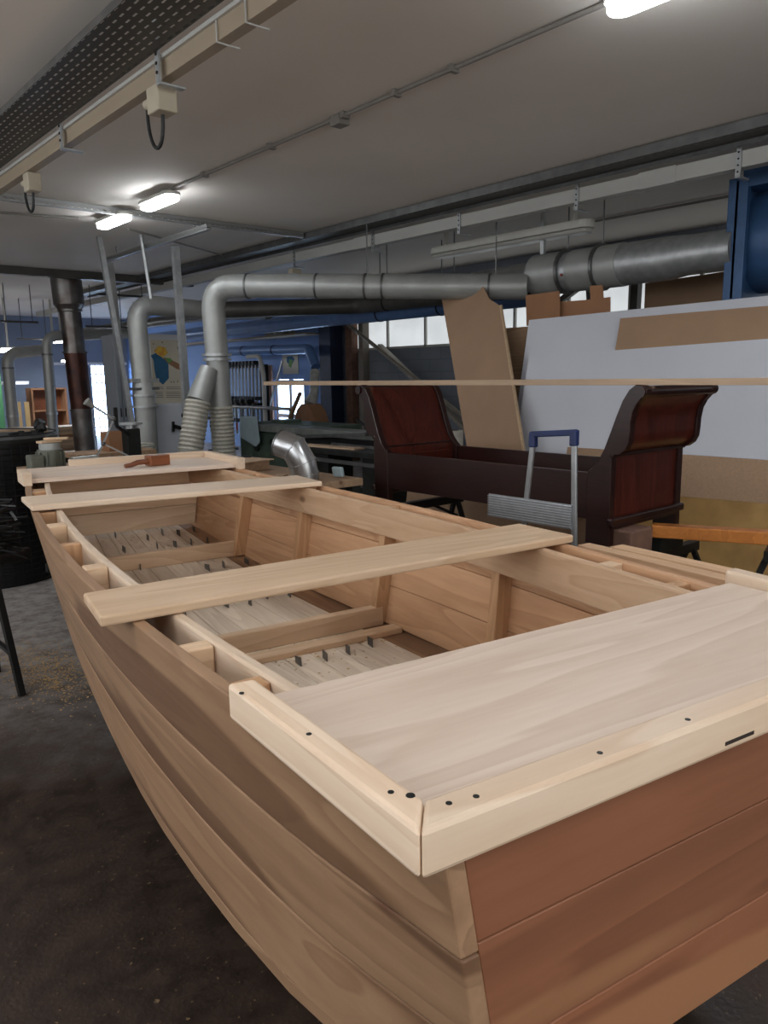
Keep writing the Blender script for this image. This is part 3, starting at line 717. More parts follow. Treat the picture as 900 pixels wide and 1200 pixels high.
def socket(x, y, s, label):
    p = PX(x, y, X=1.84); zz = EYE + 1.398 - .125; t = thing('socket_box', label, 'socket box', (1.84, p.y, zz))
    MB().box((1.84, p.y, zz + .062), (.09 * s, .11 * s, .12)).build('box_body', 'socket', t, bevel=.008)
    MB().cyl((1.82, p.y + .11 * s, zz + .07), (1.82, p.y + .05 * s, zz + .07), .024, 10).build('cable_gland', 'socket', t, smooth=True)
    a = V((1.82, p.y + .11 * s, zz + .07)); b = V((1.84, p.y, zz)); pts = []
    for k in range(13):
        q = PI * k / 12; c = a.lerp(b, .5 - .5 * math.cos(q)); pts.append(c + V((0, .012 * math.sin(q), -.15 * s * math.sin(q) ** .8)))
    MB().tube(pts, .009, 8).build('cable_loop', 'blackplastic', t, smooth=True)
socket(190, 122, 1.15, 'larger cream socket box with black cable loop under the left trunking')
socket(38, 215, 1.0, 'small cream socket box with black cable loop at the left image edge')
for o_ in [o for o in bpy.data.objects if o.name == 'cable_tray']:
    for y in (-2, 1, 4, 7, 9.1): MB().bb(1.60, 1.61, y, y + .01, EYE + 1.503, CEIL - .001).build('hanger_rod', 'galv_dark', o_)
# conduit along the ceiling with saddles
a, b = hz(212, 221, 1.63), hz(700, 1, 1.63); X_ = (a.x + b.x) / 2
t = thing('ceiling_conduit', 'long thin grey conduit running along the bare ceiling between the lamps', 'conduit', (X_, 4, EYE + 1.63))
MB().tube([(X_, b.y - .3, EYE + 1.632), (X_, a.y, EYE + 1.632), (X_ + .02, a.y + .25, EYE + 1.60)], .013, 8).build('pipe', 'conduit', t, smooth=True)
for px in ((385, 130), (515, 75), (450, 105), (310, 170), (240, 205)):
    p = hz(px[0], px[1], 1.63); MB().bb(X_ - .03, X_ + .03, p.y - .015, p.y + .015, EYE + 1.612, CEIL - .001).build('saddle', 'conduit', t)
p = hz(378, 134, 1.63); MB().bb(X_ - .03, X_ + .06, p.y - .05, p.y + .05, EYE + 1.585, CEIL - .001).build('junction_box', 'conduit', t, bevel=.006)
# lamps
def lamp(X, y0, y1, H, mat, label, group=None, w=.13, hb=.03):
    z = EYE + H; t = thing('ceiling_lamp', label, 'lamp', (X, (y0 + y1) / 2, z), 0, group)
    def stad(w_, e, za, zb):
        pts = []
        for k in range(9): a = -PI/2 + PI * k / 8; pts.append((math.sin(a) * w_ / 2, y1 + e - w_ / 2 + math.cos(a) * w_ / 2))
        for k in range(9): a = PI/2 + PI * k / 8; pts.append((math.sin(a) * w_ / 2, y0 - e + w_ / 2 + math.cos(a) * w_ / 2))
        return MB().loft([[V((X + px, py, za)) for px, py in pts], [V((X + px, py, zb)) for px, py in pts]])
    stad(w + .03, .015, z + .045, z + .045 + hb).build('housing', 'lamp_body', t, bevel=.006)
    stad(w, 0, z, z + .044).build('diffuser', mat, t, bevel=.015)
    for y in (y0 + .2, y1 - .2): MB().bb(X - .02, X + .02, y - .015, y + .015, z + .046 + hb, CEIL - .001).build('hanger', 'lamp_body', t)
    return t
H = 1.53
p, q = hz(110, 268, H), hz(158, 258, H); lamp((p.x + q.x) / 2, q.y, p.y, H, 'lamp_on', 'lit fluorescent lamp, the lower left of the pair above the grey poles')
p, q = hz(163, 247, H), hz(212, 235, H); lamp((p.x + q.x) / 2, q.y, p.y, H, 'lamp_on', 'lit fluorescent lamp, the upper right of the pair above the grey poles')
p = hz(709, 19, H); lamp(p.x + .03, p.y - 1.25, p.y, H, 'lamp_on', 'lit fluorescent lamp cut off by the top edge of the picture')
for y in (-2.6,): lamp(p.x, y, y + 1.25, H, 'lamp_on', 'added fill lamp, unseen behind the viewer')  # extra lamp added out of view as fill
p, q = hz(508, 304, 1.33), hz(694, 272, 1.33); lamp((p.x + q.x) / 2, q.y, p.y, 1.33, 'lamp_off', 'long unlit fluorescent lamp above the silver duct at right', w=.17, hb=.075)
for i, (x, y, Y_, l, wd) in enumerate(((70, 401, 16.5, 1.2, 0), (100, 399, 16.5, 1.2, 0), (3, 412, 17.5, 1.2, 0), (85, 424, 19.8, 1, 0))):
    p = PX(x, y, Y=Y_); p.x -= (.35 if i == 1 else 0); lamp(p.x, Y_ - l / 2, Y_ + l / 2, min(p.z - EYE, 1.5), 'lamp_far', ['distant lit lamp just left of the rusty flue', 'distant lit lamp just right of the rusty flue', 'distant lit lamp at the left picture edge', 'faint distant lamp lowest behind the rusty flue'][i], w=.3)
# cross channel and hangings
Yc = hz(158, 252, 1.6).y
single(MB().bb(1.9, 5.4, Yc - .02, Yc + .02, EYE + 1.58, EYE + 1.645), 'slotted_channel', 'channel', 'slotted steel channel crossing the ceiling by the pair of lit lamps', 'channel')
p0, p1 = hz(135, 303, 1.5), hz(240, 269, 1.5)
single(MB().bb(p0.x, p0.x + .05, p1.y, p0.y + .4, EYE + 1.5, EYE + 1.56).bb(p0.x + .02, p0.x + .03, p1.y + .3, p1.y + .33, EYE + 1.56, CEIL - .001).bb(p0.x + .02, p0.x + .03, p0.y, p0.y + .03, EYE + 1.56, CEIL - .001), 'slotted_channel', 'channel_y', 'slotted steel channel along the ceiling above the tall grey pole', 'channel')
single(MB().bb(2.6, 6.4, 12.3, 12.42, EYE + 1.53, EYE + 1.649), 'ceiling_beam', 'duct_dark', 'dark steel beam crossing the far ceiling behind the flue', 'beam')
a, b = hz(0, 257, 1.63), hz(92, 256, 1.63); single(MB().tube([a + V((-1.5, 0, 0)), b], .012, 8), 'ceiling_conduit', 'conduit', 'thin conduit crossing the ceiling at the left below the socket boxes', 'conduit')
single(MB().tube([hz(150, 268, 1.62), hz(270, 302, 1.62)], .012, 8), 'ceiling_conduit', 'conduit', 'thin conduit slanting behind the lit pair of lamps', 'conduit')
# poles from ceiling to floor
def pole(xt, yt, H, xb, yb, r, mat, label, bend=None):
    a = hz(xt, yt, H); b = PX(xb, yb, Y=a.y); k = (a.z - .0) / (a.z - b.z); c = a.lerp(b, k)
    return single(MB().bar(V((a.x, a.y, a.z)), V((c.x, c.y, .001)), r * 2, r * 2, (0, 1, 0)), 'steel_pole', mat, label, 'pole')
pole(205, 288, 1.5, 219, 480, .036, 'galv', 'square galvanised pole in front of the wall map')
pole(116, 277, 1.645, 152, 480, .027, 'galv', 'leaning galvanised pole under the lower left lit lamp')
pole(128, 308, 1.6, 146, 470, .045, 'duct_pale', 'thick grey pole just behind the leaning galvanised pole')
a = hz(165, 275, 1.649); single(MB().tube([a, PX(177, 350, Y=a.y)], .022, 10), 'vertical_conduit', 'galv', 'short pale pipe dropping from the ceiling onto the nearer duct elbow', 'pipe')
# right tray, trunking and hangers
z = EYE + 1.6
t = thing('cable_tray', 'long perforated steel cable tray crossing the ceiling towards the upper right', 'cable tray', (5.6, 5, z))
MB().bb(5.42, 5.74, -3.4, 15.4, z, z + .003).build('tray_bed', 'tray', t)
for x in (5.42, 5.74): MB().bb(x - .002, x + .002, -3.4, 15.4, z - .03, z + .04).build('tray_flange', 'galv_dark', t)
wt = thing('cable_trunking', 'long white plastic trunking below the right hand cable tray', 'trunking', (5.91, 5, EYE + 1.45)); MB().bb(5.86, 5.97, -3.4, 19, EYE + 1.45, EYE + 1.565).build('duct_body', 'trunk_w', wt, bevel=.004)
for i, (x, y) in enumerate(((866, 185), (676, 224), (538, 258), (345, 305), (437, 280))):
    p = PX(x, y, X=5.85); t = thing('strut_hanger', ['slotted hanger on the white trunking nearest the right edge', 'slotted hanger on the white trunking above the unlit lamp end', 'slotted hanger on the white trunking left of the unlit lamp', 'slotted hanger with clamp on the white trunking above the pale duct', 'thin hanger on the white trunking, fourth from the right edge'][i], 'hanger', (5.85, p.y, EYE + 1.4))
    MB().bb(5.843, 5.857, p.y - .018, p.y + .018, EYE + 1.39, CEIL - .001).build('upright', 'galv', t)
    MB().bb(5.843, 5.99, p.y - .018, p.y + .018, EYE + 1.38, EYE + 1.392).build('foot', 'galv', t)
    if i == 3: MB().bb(5.78, 5.92, p.y - .05, p.y + .05, EYE + 1.30, EYE + 1.36).build('clamp', 'socket', t, bevel=.006)
    for k in range(4): MB().cyl((5.838, p.y, EYE + 1.42 + k * .045), (5.8425, p.y, EYE + 1.42 + k * .045), .007, 8).build('bolt_hole', 'hole', t)
for (x, y) in ((770, 205), (425, 290)):
    p = PX(x, y, X=5.86); MB().bb(5.852, 5.978, p.y - .16, p.y + .16, EYE + 1.443, EYE + 1.572).build('sleeve_joint', 'trunk_w', wt, bevel=.004)
p = hz(698, 268, 1.62); single(MB().tube([(7.55, -3.4, EYE + 1.63), (7.55, 5.6, EYE + 1.63), (7.1, 5.75, EYE + 1.58)], .013, 8), 'ceiling_conduit', 'conduit', 'thin pale conduit running from the unlit lamp to the upper right', 'conduit')

# ------------------------------------------------------------------ extraction ducts
def band(t, p, d, r, mat='galv_dark', w=.04, name='band'):
    p, d = V(p), V(d).normalized(); return MB().cyl(p - d * w / 2, p + d * w / 2, r, 20).build(name, mat, t, smooth=True)
def hangrod(t, p, r, name='hanger'): return MB().cyl((p[0], p[1], p[2] + r), (p[0], p[1], CEIL - .001), .008, 6).build(name, 'galv_dark', t)
# big main duct (runs along Y)
DXX = 6.6; za = PX(640, 322, X=DXX).z; yc0 = PX(632, 322, X=DXX).y; yc1 = PX(857, 291, X=DXX).y
t = thing('main_duct', 'large shiny silver extraction duct under the ceiling at the right', 'duct', (DXX, yc0, za))
ym = yc0 - (yc0 - yc1) * .45; yr = yc0 - (yc0 - yc1) * .72
MB().tube([(DXX, yc0 + .9, za - .02), (DXX, yc0 + .02, za)], .15, 24).build('narrow_pipe', 'silver', t, smooth=True)
MB().tube([(DXX, yc0, za), (DXX, yr, za), (DXX, yr - .25, za + .01), (DXX, yc1 - .05, za + .01)], [.19, .19, .165, .165], 28).build('wide_pipe', 'galv', t, smooth=True)
MB().tube([(DXX, yc0 + .03, za), (DXX, yc0 - .33, za)], .205, 28).build('collar', 'duct_pale', t, smooth=True)
for k, y in enumerate((yc0 - .35, yc0 - .75)):
    band(t, (DXX, y, za), (0, 1, 0), .222, 'galv_dark', .03); hangrod(t, (DXX, y, za), .21)
band(t, (DXX, yc0 - .72, za), (0, 1, 0), .2, 'duct_pale', .55, 'sleeve')
q = PX(656, 322, X=DXX - .23); MB().cyl((DXX - .212, q.y, q.z), (DXX - .2, q.y, q.z), .014, 10).build('red_marker', 'red', t)
MB().bb(DXX - .02, DXX + .02, yc0 - .06, yc0 - .02, za + .19, CEIL - .001).build('flat_hanger', 'galv', t)
# fan
t = thing('extraction_fan', 'blue painted fan housing at the right edge under the ceiling', 'fan', (6.6, yc1 - .3, 2.1))
fy = yc1 - .06; FX = PX(858, 290, Y=fy).x; zc = 2.55; 
m = MB(); m.bb(FX, FX + .95, fy - .03, fy, 2.13, 3.06); m.build('front_plate', 'fanblue', t, bevel=.005)
m = MB(); m.bb(FX, FX + .06, fy - .10, fy + .06, 2.10, 3.08); m.build('side_flange', 'fanblue', t, bevel=.005)
m = MB(); m.cyl((FX + .5, fy - .03, 2.62), (FX + .5, fy - .5, 2.62), .42, 36); m.build('scroll_housing', 'fanblue', t, smooth=True)
m = MB(); m.bb(FX + .05, FX + .9, fy - .56, fy - .5, 2.13, 3.06); m.build('rear_plate', 'fanblue', t, bevel=.005)
m = MB(); m.bb(6.5, 6.8, fy - .48, fy - .05, 3.0, CEIL - .001); m.build('ceiling_mount', 'fanblue', t)
single(MB().slab([L(756, 332, 7.6), V((7.6, L(756, 360, 7.6).y, 0)), V((7.6, L(850, 355, 7.6).y, 0)), L(850, 318, 7.6)], .02), 'brown_board', 'mdf', 'brown board seen between the silver duct and the white sheet', 'panel')
# pipe with big elbow and double hose
Y4 = 8.0; pe = PX(248, 335, Y=Y4); pb = PX(259, 475, Y=Y4); X4 = pe.x; z4 = pe.z
pj = PX(618, 336, X=6.45)
t = thing('extraction_duct', 'pale duct with large elbow and two ribbed hoses, the nearer drop', 'duct', (X4, Y4, 0))
path = fillet([(X4 + .02, Y4, PX(254, 416, Y=Y4).z), (X4, Y4, z4), (pj.x, pj.y, pj.z)], .26, 9)
MB().tube(path, .13, 22).build('elbow_pipe', 'duct_pale', t, smooth=True)
d = (path[-1] - path[-2]).normalized(); st = path[-2]
for f in (.05, .30, .47, .53, .88): 
    band(t, st.lerp(path[-1], f), d, .137, 'galv_dark', .02)
for f in (.475, .9): hangrod(t, st.lerp(path[-1], f), .13)
for f in (1, 3, 5, 7, 9): band(t, path[f], (path[f+1] - path[f-1]), .133, 'duct_pale', .012, 'elbow_seam')
zc1 = PX(254, 416, Y=Y4).z; band(t, (X4 + .02, Y4, zc1), (0, 0, 1), .17, 'galv', .03, 'flange'); band(t, (X4 + .02, Y4, zc1 - .05), (0, 0, 1), .16, 'galv', .03, 'flange')
zb = PX(262, 476, Y=Y4).z
MB().tube([(X4 + .02, Y4, zc1), (X4 + .04, Y4, zb)], .125, 22).build('straight_pipe', 'duct_pale', t, smooth=True)
MB().tube([(X4 + .04, Y4, zb), (X4 + .05, Y4, zb - .6), (X4 + .03, Y4, .02)], .14, 20, rib=.022).build('ribbed_hose', 'hose', t, smooth=True)
pa, pm, pn = PX(245, 432, Y=Y4 - .05), PX(232, 470, Y=Y4 - .08), PX(223, 530, Y=Y4 - .1)
MB().tube([pa, pm], [.10, .13], 20).build('branch_cone', 'duct_pale', t, smooth=True)
MB().tube([pm, pn, (pn.x - .03, pn.y, .02)], .145, 20, rib=.024).build('ribbed_hose', 'hose', t, smooth=True)
# second drop, further back
Y3 = 9.25; pe = PX(158.5, 356, Y=Y3); X3, z3 = pe.x, pe.z; pk = PX(242, 364, Y=Y3); pz = PX(420, 358, X=6.75)
t = thing('extraction_duct', 'pale duct with elbow and blast gate left of the wall map', 'duct', (X3, Y3, 0))
path = fillet([(X3 + .02, Y3, PX(167, 452, Y=Y3).z), (X3, Y3, z3), (pk.x, pk.y, pk.z)], .24, 8)
MB().tube(path, .118, 20).build('elbow_pipe', 'duct_pale', t, smooth=True)
for f in (1, 3, 5, 7): band(t, path[f], (path[f+1] - path[f-1]), .122, 'duct_pale', .012, 'elbow_seam')
zg = PX(167, 446, Y=Y3).z; MB().box((X3 + .02, Y3, zg), (.36, .2, .05)).build('blast_gate', 'galv', t, bevel=.004)
MB().box((X3 + .02, Y3, zg - .1), (.34, .22, .03)).build('gate_frame', 'galv_dark', t)
MB().tube([(X3 + .02, Y3, zg - .02), (X3 + .03, Y3, zg - .18), (X3 + .03, Y3, zg - .3), (X3 + .04, Y3, .01)], [.118, .14, .135, .12], 20).build('lower_pipe', 'duct_pale', t, smooth=True)
band(t, (X3 + .03, Y3, zg - .18), (0, 0, 1), .16, 'galv', .02, 'flange'); band(t, (X3 + .03, Y3, zg - .32), (0, 0, 1), .16, 'galv', .02, 'flange')
q = PX(171, 531, Y=9.0)
single(MB().cyl((q.x, 9.0, .001), (q.x, 9.0, q.z), .13, 20), 'round_stand', 'darkmach', 'dark round stand carrying the coil of pale hose', 'stand')
m = MB(); m.tube([(q.x + .1 * math.cos(k * .6), 9.0 + .1 * math.sin(k * .6), q.z + .0125 + k * .003) for k in range(40)], .012, 6)
single(m, 'coiled_hose', 'hose', 'small coil of pale hose near the foot of the gated duct', 'hose', smooth=True)
# collector pipes along the room
def longduct(pts, r, mat, label, bands=()):
    pts = [V(p) for p in pts]; t = thing('collector_duct', label, 'duct', pts[0].to_tuple())
    path = fillet(pts, r * 2.2, 6); MB().tube(path, r, 18).build('pipe', mat, t, smooth=True)
    a, b = pts[-2], pts[-1]
    for f in bands:
        p = a.lerp(b, f); band(t, p, b - a, r * 1.05, 'black', .025); hangrod(t, p, r)
    return t
longduct([pk, pz, PX(628, 335, X=6.72)], .105, 'duct_dark', 'dark grey collector duct running under the pale one to the big silver duct', (.2, .6))
longduct([PX(178, 397, X=7.1), PX(430, 369, X=7.1), PX(628, 347, X=7.1)], .11, 'duct_blue', 'blue collector duct under the dark one in front of the window strip', (.1, .5))
longduct([(6.5, 19, 2.62), (6.5, 12, 2.6), pk + V((1.2, .4, .05))], .09, 'duct_dark', 'dark collector duct far behind under the ceiling', (.3,))
# blue small duct on blue wall
a, b, c = PX(258, 412, X=8.3), PX(362, 409, X=8.3), PX(370, 430, X=8.25)
t = thing('extraction_duct', 'slim blue duct on the blue wall bending down to the dust hood', 'duct', a.to_tuple())
MB().tube(fillet([a, b, c], .15, 6), .09, 16).build('pipe', 'duct_blue', t, smooth=True)
band(t, a.lerp(b, .3), b - a, .098, 'steelblue', .04); band(t, a.lerp(b, .65), b - a, .098, 'steelblue', .04)
# far left drops
def drop_pipe(xc, yt, xb, yb, Y_, xe, ye, r, label):
    a = PX(xc, yt, Y=Y_); b = PX(xb, yb, Y=Y_); e = PX(xe, ye, Y=Y_); k = a.z / (a.z - b.z); c = a.lerp(b, k)
    t = thing('extraction_duct', label, 'duct', (c.x, Y_, 0))
    path = fillet([(c.x, Y_, .01), a, e], r * 2.4, 7)
    MB().tube(path, r, 16).build('pipe', 'duct_pale', t, smooth=True)
    band(t, a.lerp(b, .85), a - b, r * 1.12, 'galv', .04); band(t, a.lerp(b, .2), a - b, r * 1.06, 'galv_dark', .03)
    return t
drop_pipe(54, 394, 62, 500, 13.5, 150, 391, .085, 'thin pale duct with elbow just left of the rusty flue')
drop_pipe(8, 414, 16, 500, 15.0, 55, 410, .10, 'thin pale duct with elbow at the far left edge')

# flue
fc = hz(77, 322, 1.645); FY = fc.y
def fl(x, y): return PX(x, y, Y=FY)
t = thing('stove_flue', 'dark heat-stained metal flue pipe rising to the ceiling at left', 'flue', (fl(101, 535).x, FY, 0))
MB().cyl(fc - V((0, 0, .02)), fc, .36, 24).build('ceiling_plate', 'black', t)
MB().tube([fl(77, 325), fl(81, 357)], .235, 24).build('wide_sleeve', 'flue', t, smooth=True)
MB().tube([fl(81, 357), fl(81.5, 362), fl(82, 366)], [.235, .19, .17], 24).build('reducer', 'flue', t, smooth=True)
MB().tube([fl(82, 364), fl(88, 415)], .165, 22).build('upper_pipe', 'flue', t, smooth=True)
MB().tube([fl(88, 413), fl(96, 480)], .17, 22).build('stained_pipe', 'flue_rust', t, smooth=True)
b_ = fl(103, 545); MB().tube([fl(96, 480), b_, (b_.x + .05, b_.y, .01)], .18, 22).build('lower_pipe', 'flue', t, smooth=True)
for p in ((82, 364), (88, 413), (96, 480)): band(t, fl(*p), (0, 0, 1), .19, 'flue', .03)

def bench(x0, x1, y0, y1, z, label, mat='oldwood_y', lm='darkmach', name='workbench', ins=.05):
    t = thing(name, label, 'bench', ((x0 + x1) / 2, (y0 + y1) / 2, 0))
    MB().bb(x0, x1, y0, y1, z - .05, z).build('bench_top', mat, t, bevel=.006)
    for x in (x0 + ins, x1 - ins):
        for y in (y0 + .05, y1 - .05): MB().bb(x - .035, x + .035, y - .035, y + .035, 0, z - .051).build('leg', lm, t)
    MB().bb(x0 + .05, x1 - .05, (y0 + y1) / 2 - .03, (y0 + y1) / 2 + .03, .2, .26).build('stretcher', lm, t)
    return t
# ------------------------------------------------------------------ clutter at the left
# big black drum stove
dc = PX(61, 508, Y=6.7); dr = .55; DYY = 6.7; db = .001
t = thing('black_drum', 'big black ribbed metal drum at the left edge behind the boat', 'drum', (dc.x - dr, DYY, db))
MB().tube([(dc.x - dr, DYY, db), (dc.x - dr, DYY, dc.z - .02)], dr, 40).build('drum_body', 'black', t, smooth=True)
MB().cyl((dc.x - dr, DYY, dc.z - .02), (dc.x - dr, DYY, dc.z + .005), dr + .015, 40).build('drum_lid', 'darkmach', t, smooth=True)
m = MB()
for k in range(26): m.tube([(dc.x - dr + (dr + .004) * math.cos(a), DYY + (dr + .004) * math.sin(a), db + .02 + k * .045) for a in (2 * PI * q / 40 for q in range(41))], .006, 5)
for q in range(48):
    a = 2 * PI * q / 48; m.cyl((dc.x - dr + (dr + .004) * math.cos(a), DYY + (dr + .004) * math.sin(a), db + .02), (dc.x - dr + (dr + .004) * math.cos(a), DYY + (dr + .004) * math.sin(a), dc.z - .03), .005, 5)
m.build('mesh_guard', 'black', t)
dz = dc.z + .005
def lump(name, x, y, s, mat, label, cat, z=dz, seed=0):
    m = MB(); random.seed(seed + int(x * 100)); m.ball((x, y, z + s[2] * .9), 1, s, 8)
    for v in m.bm.verts: v.co += V((random.uniform(-1, 1) * s[0], random.uniform(-1, 1) * s[1], random.uniform(-.3, 1) * s[2])) * .22
    mn = min(v.co.z for v in m.bm.verts)
    for v in m.bm.verts: v.co.z += z + .001 - mn
    return single(m, name, mat, label, cat)
p = PX(47, 500, Y=DYY); lump('black_glove', p.x, DYY, (.05, .05, .06), 'blackplastic', 'crumpled black glove standing on the black drum lid', 'glove')
for i, x in enumerate((18, 33)):
    p = PX(x, 506, Y=DYY - .1); yy = DYY - .1
    t = thing('hand_tool', ['dark cast hand tool lying on the drum lid, the left one', 'dark cast hand tool lying on the drum lid, nearer the glove'][i], 'tool', (p.x, yy, dz))
    MB().bar((p.x - .05, yy, dz + .014), (p.x + .05, yy + .02, dz + .016), .022, .024).build('handle', 'darkmach', t, bevel=.004)
    MB().box((p.x + .05, yy + .02, dz + .019), (.04, .05, .036)).build('head', 'darkmach', t, bevel=.006)
# dark brushwood heaped on the trestle
m = MB(); random.seed(3)
for _ in range(420):
    c = V((random.uniform(.42, 1.05), random.gauss(4.15, .14), random.uniform(.715, .98))); a = random.uniform(0, 2 * PI); l = random.uniform(.08, .28)
    d = V((math.cos(a) * l, math.sin(a) * l * .6, random.uniform(-.03, .03)))
    a_, b_ = c - d * .5, c + d * .5; a_.x = min(max(a_.x, .36), 1.07); b_.x = min(max(b_.x, .36), 1.07)
    m.tube([a_, b_], random.uniform(.003, .008), 5)
m.bb(.40, 1.08, 4.0, 4.3, .701, .716)
tag(m.build('dark_twigs', 'black'), 'tangle of dark twigs and wire heaped on the black trestle', 'twigs', kind='stuff')
# hidden bench behind boat end which carries the motor
mz = PX(62, 548, Y=5.6).z - .01
bench(1.6, 2.68, 5.3, 5.95, mz, 'dark workbench behind the far end of the boat under the motor', ins=.3)
mp_ = PX(60, 545, Y=5.6)
t = thing('electric_motor', 'grey-green finned electric motor standing behind the far end of the boat', 'motor', (mp_.x, 5.6, mz))
MB().cyl((mp_.x, 5.6, mz), (mp_.x, 5.6, mz + .14), .085, 24).build('motor_body', 'motor', t, smooth=True)
for k in range(12):
    a = 2 * PI * k / 12; MB().box((mp_.x + .088 * math.cos(a), 5.6 + .088 * math.sin(a), mz + .07), (.02, .006, .11), rz=a).build('fin', 'motor', t)
MB().cyl((mp_.x, 5.6, mz + .14), (mp_.x, 5.6, mz + .185), .07, 20).build('motor_cap', 'duct_pale', t, smooth=True)
MB().box((mp_.x - .11, 5.58, mz + .055), (.09, .12, .109)).build('terminal_box', 'motor', t, bevel=.008)
for i, (dx, rz, s) in enumerate(((.0, .3, .12), (.05, -.5, .10))):
    single(MB().box((mp_.x + dx, 5.6, mz + .1945 + i * .018), (.16, s * .55, .016), rz=rz), 'wood_offcut', 'pine_x', ['flat wood offcut lying directly on the motor cap', 'pale wood offcut, topmost of the two on the motor'][i], 'offcut', bevel=.003)
bx_ = PX(84, 545, Y=5.65); single(MB().cyl((bx_.x + .0, 5.65, mz + .035), (bx_.x + .2, 5.7, mz + .035), .034, 16), 'pale_tube', 'duct_pale', 'pale tube lying on the bench right of the green motor', 'tube', smooth=True)
pk_ = PX(76, 535, Y=6.2); 
# articulated arm lamp
lz = PX(112, 535, Y=6.1).z
def Q(x, y, Y_=5.85): return PX(x, y, Y=Y_)
t = thing('desk_lamp', 'articulated pale desk lamp with long arms right of the flue', 'lamp', (Q(112, 548).x, 5.85, mz))
MB().cyl((Q(112, 548).x, 5.85, mz), (Q(112, 548).x, 5.85, mz + .02), .08, 20).build('base', 'galv', t, smooth=True)
MB().bar((Q(112, 540).x, 5.85, mz + .02), Q(121, 520), .012, .012).build('lower_arm', 'galv', t)
MB().bar(Q(121, 520), Q(133, 491), .012, .012).build('upper_arm', 'galv', t)
MB().bar(Q(133, 491), Q(108, 475), .014, .014).build('head_arm', 'duct_pale', t)
MB().tube([Q(110, 477), Q(101, 470)], [.012, .032], 12).build('lamp_shade', 'duct_pale', t, smooth=True)
for p in (Q(121, 520), Q(133, 491)): MB().ball(p, .018).build('joint', 'galv_dark', t, smooth=True)
MB().bar(Q(121, 520), Q(150, 534), .012, .012).build('counter_arm', 'galv', t)
# vise-like column with plate
t = thing('machine_stand', 'dark upright machine column with a round plate on top left of the gated duct', 'machine', (Q(155, 530, 7.5).x, 7.5, 0))
cx = Q(155, 530, 7.5).x; zp = Q(155, 495, 7.5).z
MB().bb(cx - .07, cx + .07, 7.43, 7.57, .0, zp - .06).build('column', 'darkmach', t, bevel=.008)
MB().bb(cx - .18, cx + .18, 7.3, 7.7, 0, .04).build('foot', 'darkmach', t, bevel=.008)
MB().cyl((cx, 7.5, zp - .06), (cx, 7.5, zp - .02), .05, 16).build('neck', 'galv', t, smooth=True)
MB().cyl((cx, 7.5, zp - .02), (cx, 7.5, zp), .12, 24).build('round_plate', 'galv', t, smooth=True)
MB().bar((cx - .05, 7.42, zp - .12), (cx - .2, 7.35, zp - .02), .025, .025).build('lever', 'black', t)
MB().bar((cx - .2, 7.35, zp - .02), (cx - .2, 7.35, zp + .16), .03, .03).build('lever_grip', 'black', t)
c = Q(139, 516, 8.0); bench(c.x - .5, c.x + .35, 7.85, 8.3, Q(139, 528, 8.0).z, 'dark bench with a crate standing behind the machine column')
zb_ = Q(139, 528, 8.0).z
t = thing('wooden_crate', 'brown wooden crate on the bench left of the machine column', 'crate', (c.x, 8.05, zb_))
for y in (7.95, 8.15): MB().bb(c.x - .13, c.x + .13, y - .01, y + .01, zb_, zb_ + .2).build('long_side', 'card', t, bevel=.003)
for x in (c.x - .12, c.x + .12): MB().bb(x - .01, x + .01, 7.961, 8.139, zb_, zb_ + .2).build('short_side', 'card', t, bevel=.003)
MB().bb(c.x - .1, c.x + .1, 7.961, 8.139, zb_, zb_ + .01).build('crate_bottom', 'card', t)

# ------------------------------------------------------------------ far left background
def on(x, y, Y_): return PX(x, y, Y=Y_)
def rectY(x0, y0, x1, y1, Y_, th, name, mat, label, cat, floor=False, **k):
    a, b = on(x0, y0, Y_), on(x1, y1, Y_); return single(MB().bb(a.x, b.x, Y_, Y_ + th, 0.001 if floor else min(a.z, b.z), max(a.z, b.z)), name, mat, label, cat, **k)
rectY(-25, 438, 7, 505, 17.5, .04, 'green_board', 'greenboard', 'tall green board standing at the far left edge', 'panel', True)
rectY(20, 471, 27.5, 505, 17.0, .04, 'yellow_board', 'yellowboard', 'pale yellow board, left of two behind the thin duct', 'panel', True)
rectY(28.5, 471, 37, 505, 17.0, .04, 'yellow_board', 'yellowboard', 'pale yellow board, right of two beside the brown bookcase', 'panel', True)
rectY(6, 447, 34, 450.5, 18.0, .4, 'wall_shelf', 'white', 'white shelf high above the yellow boards', 'shelf')
# bookcase
a, b = on(36, 455, 18.5), on(82, 505, 18.5)
t = thing('bookcase', 'open reddish brown bookcase against the back wall', 'bookcase', ((a.x + b.x) / 2, 18.5, 0))
MB().bb(a.x, b.x, 18.88, 18.9, 0, a.z).build('back_panel', 'redwood', t)
for x in (a.x, b.x - .04): MB().bb(x, x + .04, 18.5, 18.88, 0, a.z).build('side_panel', 'card', t)
for z_ in (.02, .45, .85, a.z - .04): MB().bb(a.x + .04, b.x - .04, 18.5, 18.88, z_, z_ + .035).build('shelf', 'card', t)
# wood stack
sb = PX(90, 520, Y=12.0)
bench(2.9, 5.0, 13.6, 14.4, PX(95, 524, Y=13.6).z, 'low rack carrying the pile of sawn boards behind the flue', name='timber_rack')
random.seed(11); z_ = PX(95, 524, Y=13.6).z + .0005; kx = 0
names = ['lowest', 'second from the bottom', 'third from the bottom', 'fourth from the bottom', 'fifth from the bottom', 'sixth from the bottom', 'seventh from the bottom', 'topmost']
for k in range(8):
    h_ = .045; off = random.uniform(-.2, .25)
    single(MB().bb(3.15 + off, 4.75 + off * .6, 13.65, 14.2, z_, z_ + h_), 'sawn_board', random.choice(['pine_x', 'pine_x', 'card', 'card_pale']), 'rough sawn board in the pile behind the flue, ' + names[k], 'board', 'sawn boards piled behind the flue', bevel=.004)
    z_ += h_ + .0008
